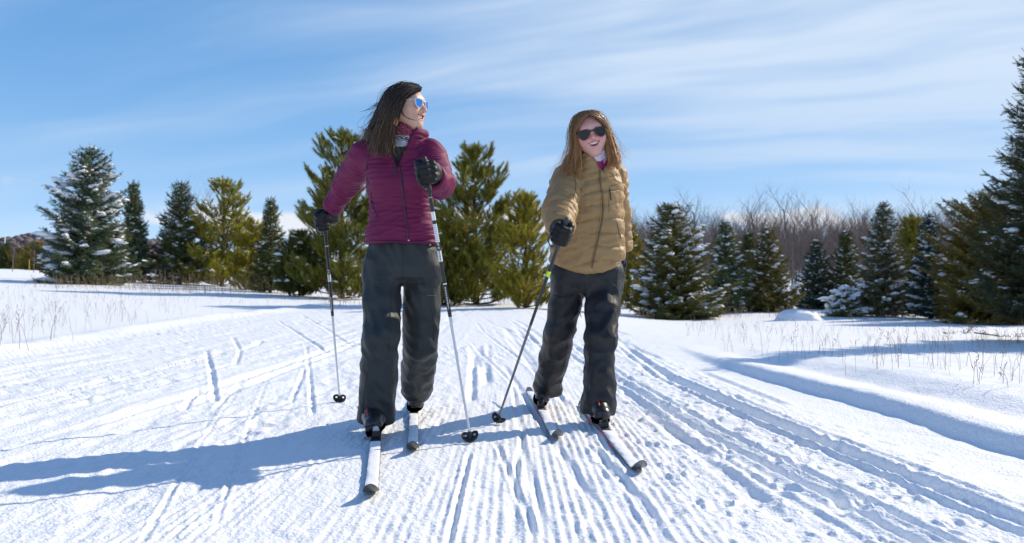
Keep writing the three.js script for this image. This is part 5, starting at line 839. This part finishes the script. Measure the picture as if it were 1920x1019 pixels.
// a tree whose foot is seen at (px, py), whose top is seen at row top, and whose foliage spreads `wide` pixels
function stand(fn, label, px, py, top, wide, o) { const b = hit(px, py), d = -b.z, H = (py - top) / F * d, p = b.clone(); o.snow = (o.snow ?? 0.2) * (px > 1200 ? 2.7 : 1.5); return fn(label, p, H, wide / 2 / F * d * (fn === pine ? 1.42 : px > 1180 ? 1.34 : 1.16), { ...o, color: o.color.map((c, i) => c * (fn === pine ? [3.3, 2.9, 1.6][i] : [2.8, 2.35, 1.6][i])) }); }
stand(spruce, 'broad snow-laden spruce standing alone at the left edge of the field', 165, 533, 283, 190, { seed: 11, color: blueGreen, snow: 0.62, lump: 0.30, pad: 4, taper: 0.62, sprig: 0.19, dense: 9 });
stand(spruce, 'slim spruce half hidden behind the broad snow-laden spruce', 250, 530, 346, 66, { seed: 12, color: [0.036, 0.056, 0.042], snow: 0.3, lump: 0.22, kind: 'far', sprig: 0.26 });
stand(spruce, 'snow-speckled spruce left of the yellow-green pine', 338, 534, 346, 130, { seed: 13, color: [0.040, 0.056, 0.032], snow: 0.36, lump: 0.2, taper: 0.7, sprig: 0.22 });
stand(pine, 'yellow-green pine between two spruces in the left background', 418, 538, 336, 150, { seed: 14, color: [0.105, 0.112, 0.026], snow: 0.16, lump: 0.17, dense: 6 });
stand(pine, 'low sunlit pine filling the gap left of the small pointed spruce', 470, 544, 408, 84, { seed: 15, color: [0.12, 0.118, 0.026], snow: 0.1, lump: 0.15 });
stand(spruce, 'small pointed spruce just left of the tallest pine', 506, 549, 375, 84, { seed: 16, color: [0.036, 0.052, 0.026], snow: 0.16, lump: 0.18, sprig: 0.2 });
stand(pine, 'tallest pine, behind the maroon jacket to its left', 638, 561, 243, 170, { seed: 17, color: [0.070, 0.082, 0.030], snow: 0.10, lump: 0.16, dense: 6, step: 0.066, bare: 0.03, sprig: 0.28, profile: (k) => Math.pow(1 - k, 0.55) * (0.9 + 0.5 * k * (1 - k)) });
stand(pine, 'dark low pine at the foot of the tallest pine', 560, 556, 440, 110, { seed: 18, color: [0.045, 0.056, 0.026], snow: 0.18, lump: 0.15 });
stand(pine, 'large pine right of the maroon jacket, between the two skiers', 893, 572, 276, 190, { seed: 19, color: [0.078, 0.086, 0.026], snow: 0.08, lump: 0.13, dense: 6, step: 0.07, bare: 0.04, sprig: 0.26, profile: (k) => Math.pow(1 - k, 0.6) * (1 + 0.5 * k * (1 - k)) });
stand(pine, 'bushy sunlit pine touching the olive sleeve from the left', 985, 578, 362, 130, { seed: 20, color: [0.11, 0.108, 0.026], snow: 0.06, lump: 0.1, bare: 0.03, sprig: 0.2 });
stand(pine, 'bushy low pine seen between the two pines behind the pole', 838, 574, 420, 110, { seed: 21, color: [0.075, 0.08, 0.025], snow: 0.08, lump: 0.1, bare: 0.03, sprig: 0.2 });
stand(pine, 'yellow-green pine seen past the right side of the puffer jacket', 1178, 578, 420, 84, { seed: 22, color: [0.10, 0.10, 0.026], snow: 0.08, lump: 0.12, sprig: 0.2 });
stand(spruce, 'wide spruce with thick snow pads right of the puffer jacket', 1262, 597, 386, 184, { seed: 23, color: [0.048, 0.058, 0.024], snow: 0.55, lump: 0.2, pad: 4, sprig: 0.125, taper: 0.7, bare: 0.12 });
stand(spruce, 'narrow dark spruce behind the wide snow-padded spruce', 1362, 586, 420, 96, { seed: 24, color: [0.036, 0.056, 0.034], snow: 0.5, lump: 0.16, sprig: 0.15 });
stand(spruce, 'dim young spruce between two snowy spruces, mostly hidden', 1404, 576, 442, 60, { seed: 25, color: [0.034, 0.044, 0.022], snow: 0.15, lump: 0.14, kind: 'far', sprig: 0.2 });
stand(spruce, 'olive spruce with sunlit right side above the snow hump', 1440, 585, 428, 100, { seed: 26, color: [0.056, 0.060, 0.024], snow: 0.34, lump: 0.17, sprig: 0.16 });
stand(spruce, 'blue-black spruce left of the double dark pair', 1533, 580, 455, 76, { seed: 27, color: [0.022, 0.040, 0.036], snow: 0.36, lump: 0.16, sprig: 0.17 });
stand(spruce, 'dark green spruce behind the snow-covered bush', 1588, 582, 438, 84, { seed: 28, color: [0.034, 0.044, 0.022], snow: 0.34, lump: 0.17, sprig: 0.17 });
stand(spruce, 'knee-high spruce sapling buried under lumps of snow', 1585, 594, 543, 74, { seed: 29, color: [0.045, 0.06, 0.026], snow: 1.0, lump: 0.26, pad: 4, sprig: 0.13, step: 0.09 });
stand(spruce, 'tall grey-blue spruce dusted with snow, right background', 1656, 594, 384, 112, { seed: 30, color: [0.048, 0.060, 0.046], snow: 0.6, lump: 0.17, sprig: 0.15, dense: 9 });
stand(pine, 'olive pine standing behind and between the two blue spruces', 1708, 582, 404, 80, { seed: 31, color: [0.085, 0.085, 0.026], snow: 0.08, sprig: 0.28 });
stand(spruce, 'deep blue spruce with bands of snow left of the large evergreen', 1745, 598, 402, 84, { seed: 32, color: [0.014, 0.034, 0.044], snow: 0.7, lump: 0.16, pad: 4, sprig: 0.14, dense: 9 });
stand(spruce, 'wide brownish-green spruce in front of the right edge', 1850, 606, 372, 200, { seed: 33, color: [0.062, 0.060, 0.022], snow: 0.22, lump: 0.13, sprig: 0.13, taper: 0.5, dense: 9 });
{ // the near tree whose trunk stands just outside the picture
  const b = hit(1972, 640), d = -b.z; spruce('tall dark spruce reaching in from the right edge of the picture', b, (640 - 70) / F * d, 185 / F * d, { seed: 34, color: [0.06, 0.078, 0.042], snow: 0.3, lump: 0.11, pad: 3, sprig: 0.115, kind: 'fine', step: 0.085, dense: 9, taper: 0.7, bare: 0.35 });
  // and its neighbours outside, which throw the shadow across the right-hand snow
  for (const [i, [x, z, H]] of [[4.2, -1.0, 4.6], [6.2, -1.8, 5.2]].entries()) spruce(i ? 'spruce outside the picture, behind the right-hand snow' : 'spruce outside the picture, beside the right-hand snow', V3(b.x + x, macro(b.x + x, b.z + z), b.z + z), H, 1.5, { seed: 35 + i, color: green, snow: 0.2, sprig: 0.22, kind: 'far' });
}
// leafless wood behind the right-hand spruces, and thin trees among the pines
{
  const kinds = [[41, 7.2], [42, 6.6], [43, 7.8], [44, 6.2]].map(([s, h]) => bareWood(s, h)), R = rng(99), protos = [];
  const greyTwig = mat(0.15, 0.112, 0.105, 0.95), greyBark = mat(0.19, 0.155, 0.14, 0.95);
  const place = (x, z, s, label, group) => {
    const k = Math.floor(R() * 4); let t;
    if (protos[k]) { t = protos[k].clone(); t.name = numbered('bare_tree'); scene.add(t); } else { t = thing('bare_tree', label, 'bare tree'); part('trunk', kinds[k][0], greyBark, t); part('branches', kinds[k][1], greyTwig, t); protos[k] = t; }
    t.position.set(x, macro(x, z) - 0.1, z); t.rotation.y = R() * 6.28; t.scale.setScalar(s); t.userData.label = label; if (group) t.userData.group = group; else delete t.userData.group; return t;
  };
  for (let i = 0; i < 104; i++) { const u = i / 104, px = lerp(1165, 1800, u) + (R() - 0.5) * 18, d = 36 + 26 * R(); const base = (px - 960) / F * d; place(base, -d, (0.78 + 0.4 * R()) * d / 70, 'leafless grey-brown tree in the wood behind the right-hand spruces', 'leafless trees of the wood on the right'); }
  for (const [px, d, s, label] of [[378, 52, 0.95, 'thin leafless tree rising between the left spruce and the yellow-green pine'], [22, 62, 0.36, 'leafless pale-trunked tree at the far left edge'], [62, 60, 0.36, 'low leafless tree with pale branches left of the broad spruce']]) { const x = (px - 960) / F * d; place(x, -d, s, label); }
  // farther still the wood is one mass
  const far = new THREE.InstancedMesh(kinds[0][1], greyTwig, 480), m = new THREE.Matrix4(); far.name = 'far_wood'; far.userData.kind = 'stuff'; far.userData.label = 'far leafless wood'; far.castShadow = true;
  for (let i = 0; i < 480; i++) { const d = 50 + 44 * R(), px = lerp(1130, 2050, R()), x = (px - 960) / F * d, s = (0.7 + 0.45 * R()) * d / 84; m.compose(V3(x, macro(x, -d) - 0.2, -d), new THREE.Quaternion().setFromAxisAngle(V3(0, 1, 0), R() * 6.28), V3(s, s, s)); far.setMatrixAt(i, m); }
  scene.add(far);
}
// far left: small evergreens, a hill with a wood on it, a white mast and a yellow stake
for (const [px, py, top, w, seed, c, label] of [[10, 503, 448, 56, 51, [0.04, 0.055, 0.03], 'small dark evergreen at the left edge below the hill'], [34, 504, 456, 50, 52, [0.075, 0.078, 0.03], 'olive evergreen right of the small dark one at the left edge'], [68, 507, 458, 52, 53, [0.08, 0.072, 0.035], 'brownish evergreen close to the broad spruce, below the hill'], [50, 506, 478, 26, 54, [0.10, 0.095, 0.025], 'lowest yellow-green evergreen beside the yellow stake']])
  stand(pine, label, px, py, top, w, { seed, color: c, snow: 0.0, sprig: 0.5, gap: 0.4, step: 0.07, dense: 7, bare: 0.01 });
{
  const P = [], I = [], nx = 90, nz = 30; for (let j = 0; j <= nz; j++) for (let i = 0; i <= nx; i++) { const x = -900 + i / nx * 760, z = -560 - j / nz * 300, u = (x + 395) / 150, v = (z + 700) / 110; const h = -6 + 44 * Math.exp(-Math.pow(Math.abs(u), 2.2) * 0.6 - v * v) + 4 * fbm(x * 0.012, 2, z * 0.012, 3) + 1.6 * fbm(x * 0.1, 5, z * 0.1, 2); P.push(x, h, z); }
  for (let j = 0; j < nz; j++) for (let i = 0; i < nx; i++) { const a = j * (nx + 1) + i; I.push(a, a + 1, a + nx + 1, a + 1, a + nx + 2, a + nx + 1); }
  const g = new THREE.BufferGeometry(); g.setAttribute('position', new THREE.BufferAttribute(new Float32Array(P), 3)); g.setIndex(I); g.computeVertexNormals();
  const o = part('hill', g, mat(0.15, 0.12, 0.125, 1), scene, 'structure'); o.userData.label = 'brown wooded hill on the horizon';
  // its leafless wood
  const R = rng(7), c = new THREE.IcosahedronGeometry(1.5, 1), wood = new THREE.InstancedMesh(c, mat(0.17, 0.135, 0.14, 1), 2600), m = new THREE.Matrix4(); wood.name = 'hill_wood'; wood.userData.kind = 'stuff';
  const hy = (x, z) => { const u = (x + 395) / 150, v = (z + 700) / 110; return -6 + 44 * Math.exp(-Math.pow(Math.abs(u), 2.2) * 0.6 - v * v) + 4 * fbm(x * 0.012, 2, z * 0.012, 3); };
  for (let i = 0; i < 2600; i++) { const x = -640 + R() * 480, z = -590 - R() * 140, s = 1.3 + 1.4 * R(); m.compose(V3(x, hy(x, z) + s, z), new THREE.Quaternion(), V3(s, s, s)); wood.setMatrixAt(i, m); if (i === 0) wood.setColorAt(0, new THREE.Color(1, 1, 1)); wood.setColorAt(i, new THREE.Color().setScalar(0.75 + 0.4 * R())); }
  scene.add(wood);
  const b = W(7.5, 462, 420), t = W(9.5, 438, 420), mast = taperTube([b.clone().add(V3(0, -14, 0)), b, t], [0.3, 0.28, 0.2], 8); part(numbered('mast'), mast, mat(0.75, 0.75, 0.74, 0.5), scene).userData = { label: 'white mast standing before the hill at the left edge', category: 'mast' };
  const s0 = hit(54, 508), st = thing('marker_stake', 'thin yellow stake in the snow left of the broad spruce', 'stake', s0.toArray()), sh = 21 / F * -s0.z; part('rod', taperTube([V3(0, -0.2, 0), V3(0.01, sh, 0)], [0.03, 0.026], 8), mat(0.62, 0.46, 0.05, 0.5), st); part('cap', (() => { const g2 = new THREE.SphereGeometry(0.03, 8, 6); g2.translate(0.01, sh, 0); return g2; })(), mat(0.55, 0.4, 0.05, 0.5), st);
}
// the rounded hump of snow before the spruces
{
  const c = hit(1492, 601), g = new THREE.SphereGeometry(1, 60, 30, 0, 6.2832, 0, 1.75), p = g.attributes.position, k = -c.z / F;
  for (let i = 0; i < p.count; i++) { const x = p.getX(i), y = p.getY(i), z = p.getZ(i), n = 1 + 0.12 * fbm(x * 1.4 + 2, y * 1.4, z * 1.4, 3), sk = x > 0 ? 1.25 : 0.95; p.setXYZ(i, x * n * sk * 40 * k, Math.pow(Math.max(0, y), 1.15) * n * 22 * k + (y < 0 ? y * 0.1 : 0), z * n * 36 * k); }
  g.computeVertexNormals(); const o = part('snow_mound', g, snowMat, scene); o.position.copy(c).add(V3(0, -0.02, 0)); tag(o, 'smooth rounded hump of snow in front of the right-hand spruces', 'snow mound');
}
// ---------- dry grass, weeds and dead boughs ----------
function stalks(name, label, spots, m, o) {
  const R = rng(o.seed), list = [];
  for (const [x, z, n, rad, hgt] of spots) for (let i = 0; i < n; i++) {
    const a = R() * 6.28, r = Math.sqrt(R()) * rad, px = x + Math.cos(a) * r, pz = z + Math.sin(a) * r * (o.deep ?? 1), y = ground(px, pz), h = hgt * (0.35 + 0.75 * R()), lx = (R() - 0.5) * 0.7 * h, lz = (R() - 0.5) * 0.7 * h, b = R() * R() * 0.35 * h * (R() < 0.5 ? -1 : 1), w = o.r * (0.7 + 0.6 * R());
    list.push(taperTube([V3(px, y - 0.03, pz), V3(px + lx * 0.35, y + h * 0.5, pz + lz * 0.35), V3(px + lx + b * 0.4, y + h * 0.85, pz + lz), V3(px + lx + b, y + h, pz + lz)], [w, w * 0.85, w * 0.7, w * 0.3], 3, false));
    if (R() < (o.heads ?? 0.25)) { const e = V3(px + lx + b, y + h, pz + lz); for (let q = 0; q < 4; q++) { const d = V3(R() - 0.5, R() * 0.8, R() - 0.5).multiplyScalar(0.055); list.push(taperTube([e.clone().add(V3(0, -q * 0.02, 0)), e.clone().add(d).add(V3(0, -q * 0.02, 0))], [w * 0.8, w * 1.5], 3, false)); } }
  }
  const mesh = part(name, merged(list), m, scene, 'stuff'); mesh.userData.label = label; return mesh;
}
{
  const R = rng(123), straw = mat(0.24, 0.18, 0.11, 0.9), brown = mat(0.22, 0.155, 0.11, 0.9);
  const left = []; for (let i = 0; i < 110; i++) { const px = -60 + 660 * R(), py = 556 + 70 * Math.pow(R(), 1.3) - px * 0.02, p = hit(px, Math.max(548, py)); if (p.x < interp(XL_TAB, -p.z) - 0.5 && -p.z < 40) left.push([p.x, p.z, 2 + Math.floor(4 * R()), 0.6, 0.34]); }
  for (const [px, py] of [[20, 640], [90, 640], [60, 640], [5, 655], [210, 596], [245, 600], [285, 585]]) { const p = hit(px, py); left.push([p.x, p.z, 4, 0.3, 0.42]); }
  stalks('dry_grass', 'thin dry grass stalks sticking out of the left snow field', left, brown, { seed: 1, r: 0.0019, heads: 0.3 });
  const right = []; for (let i = 0; i < 90; i++) { const px = 1190 + 760 * R(), py = 604 + 62 * Math.pow(R(), 1.2) + (px - 1190) * 0.02, p = hit(px, py); if (p.x > interp(XR_TAB, -p.z) + 0.4) right.push([p.x, p.z, 3 + Math.floor(4 * R()), 0.4, 0.24]); }
  for (const [px, py, n] of [[1700, 690, 7], [1740, 690, 8], [1680, 670, 7], [1790, 690, 5], [1830, 705, 5], [1895, 720, 8], [1905, 715, 8], [1870, 690, 6], [1640, 680, 5], [1560, 668, 5], [1505, 672, 4], [1655, 690, 6]]) { const p = hit(px, py); right.push([p.x, p.z, n, 0.28, 0.26]); }
  stalks('dry_grass_001', 'thin dry grass stalks sticking out of the right snow field', right, brown, { seed: 2, r: 0.0014, heads: 0.18 });
  const weeds = []; for (let i = 0; i < 150; i++) { const px = R() < 0.4 ? 80 + 200 * R() : 280 + 280 * R(), py = (px < 280 ? 536 : 540) + 10 * R() + (px - 280) * 0.02, p = hit(px, py); weeds.push([p.x, p.z, 4, 0.7, px < 280 ? 0.5 : 0.8]); }
  for (let i = 0; i < 110; i++) { const px = 600 + 440 * R(), p = hit(px, 566 + 8 * R()); weeds.push([p.x, p.z, 4, 0.6, 0.45]); }
  for (let i = 0; i < 170; i++) { const px = 1180 + 720 * R(), py = 590 + 10 * R(), p = hit(px, py); weeds.push([p.x, p.z, 4, 0.4, 0.34]); }
  for (const [px, py] of [[188, 538], [216, 538], [1700, 598], [1790, 596], [1708, 600]]) { const p = hit(px, py); weeds.push([p.x, p.z, 5, 0.15, 1.0]); }
  stalks('brown_weeds', 'tangle of brown dry weeds along the foot of the trees', weeds, straw, { seed: 3, r: 0.004, heads: 0.35 });
}
// dead boughs lying at the foot of the wide spruce, and a twiggy shrub by the right edge
function deadBough(label, p, len, yaw, seed, h) { const R = rng(seed), list = [], t = thing('dead_bough', label, 'dead branch', p.toArray()), d = V3(Math.cos(yaw), 0.08, Math.sin(yaw)); const at = (u) => d.clone().multiplyScalar(len * (u - 0.5)).add(V3(0, h + 0.06 * Math.sin(u * 5 + seed), 0.1 * Math.sin(u * 4))); part('limb', taperTube([0, 0.25, 0.5, 0.75, 1].map(at), [0.011, 0.009, 0.008, 0.005, 0.002], 5), twigMat, t); for (let i = 0; i < 34; i++) { const u = 0.08 + 0.9 * R(), a = at(u), e = a.clone().add(V3((R() - 0.3) * 0.3 * len * 0.5, (R() - 0.35) * 0.22, (R() - 0.5) * 0.5)), m = a.clone().lerp(e, 0.5).add(V3(0, 0.03, 0)); list.push(taperTube([a, m, e], [0.004, 0.003, 0.0015], 3, false)); } part('twigs', merged(list), twigMat, t); return t; }
deadBough('long brown dead bough on the snow under the wide snow-padded spruce', hit(1235, 599), 1.7, 0.1, 3, 0.05);
deadBough('shorter brown dead bough right of the wide spruce\'s foot', hit(1320, 600), 1.2, -0.2, 5, 0.04);
deadBough('dark twiggy bough low over the snow at the right edge', hit(1890, 632), 0.9, 0.15, 8, 0.03);
deadBough('dark dry twigs on the snow left of the right-edge bough', hit(1800, 626), 0.6, -0.1, 9, 0.02);

const renderer = new THREE.WebGLRenderer({ antialias: true });
renderer.toneMapping = THREE.LinearToneMapping;
renderer.toneMappingExposure = EXPOSURE;
renderer.shadowMap.enabled = true;
renderer.render(scene, camera);
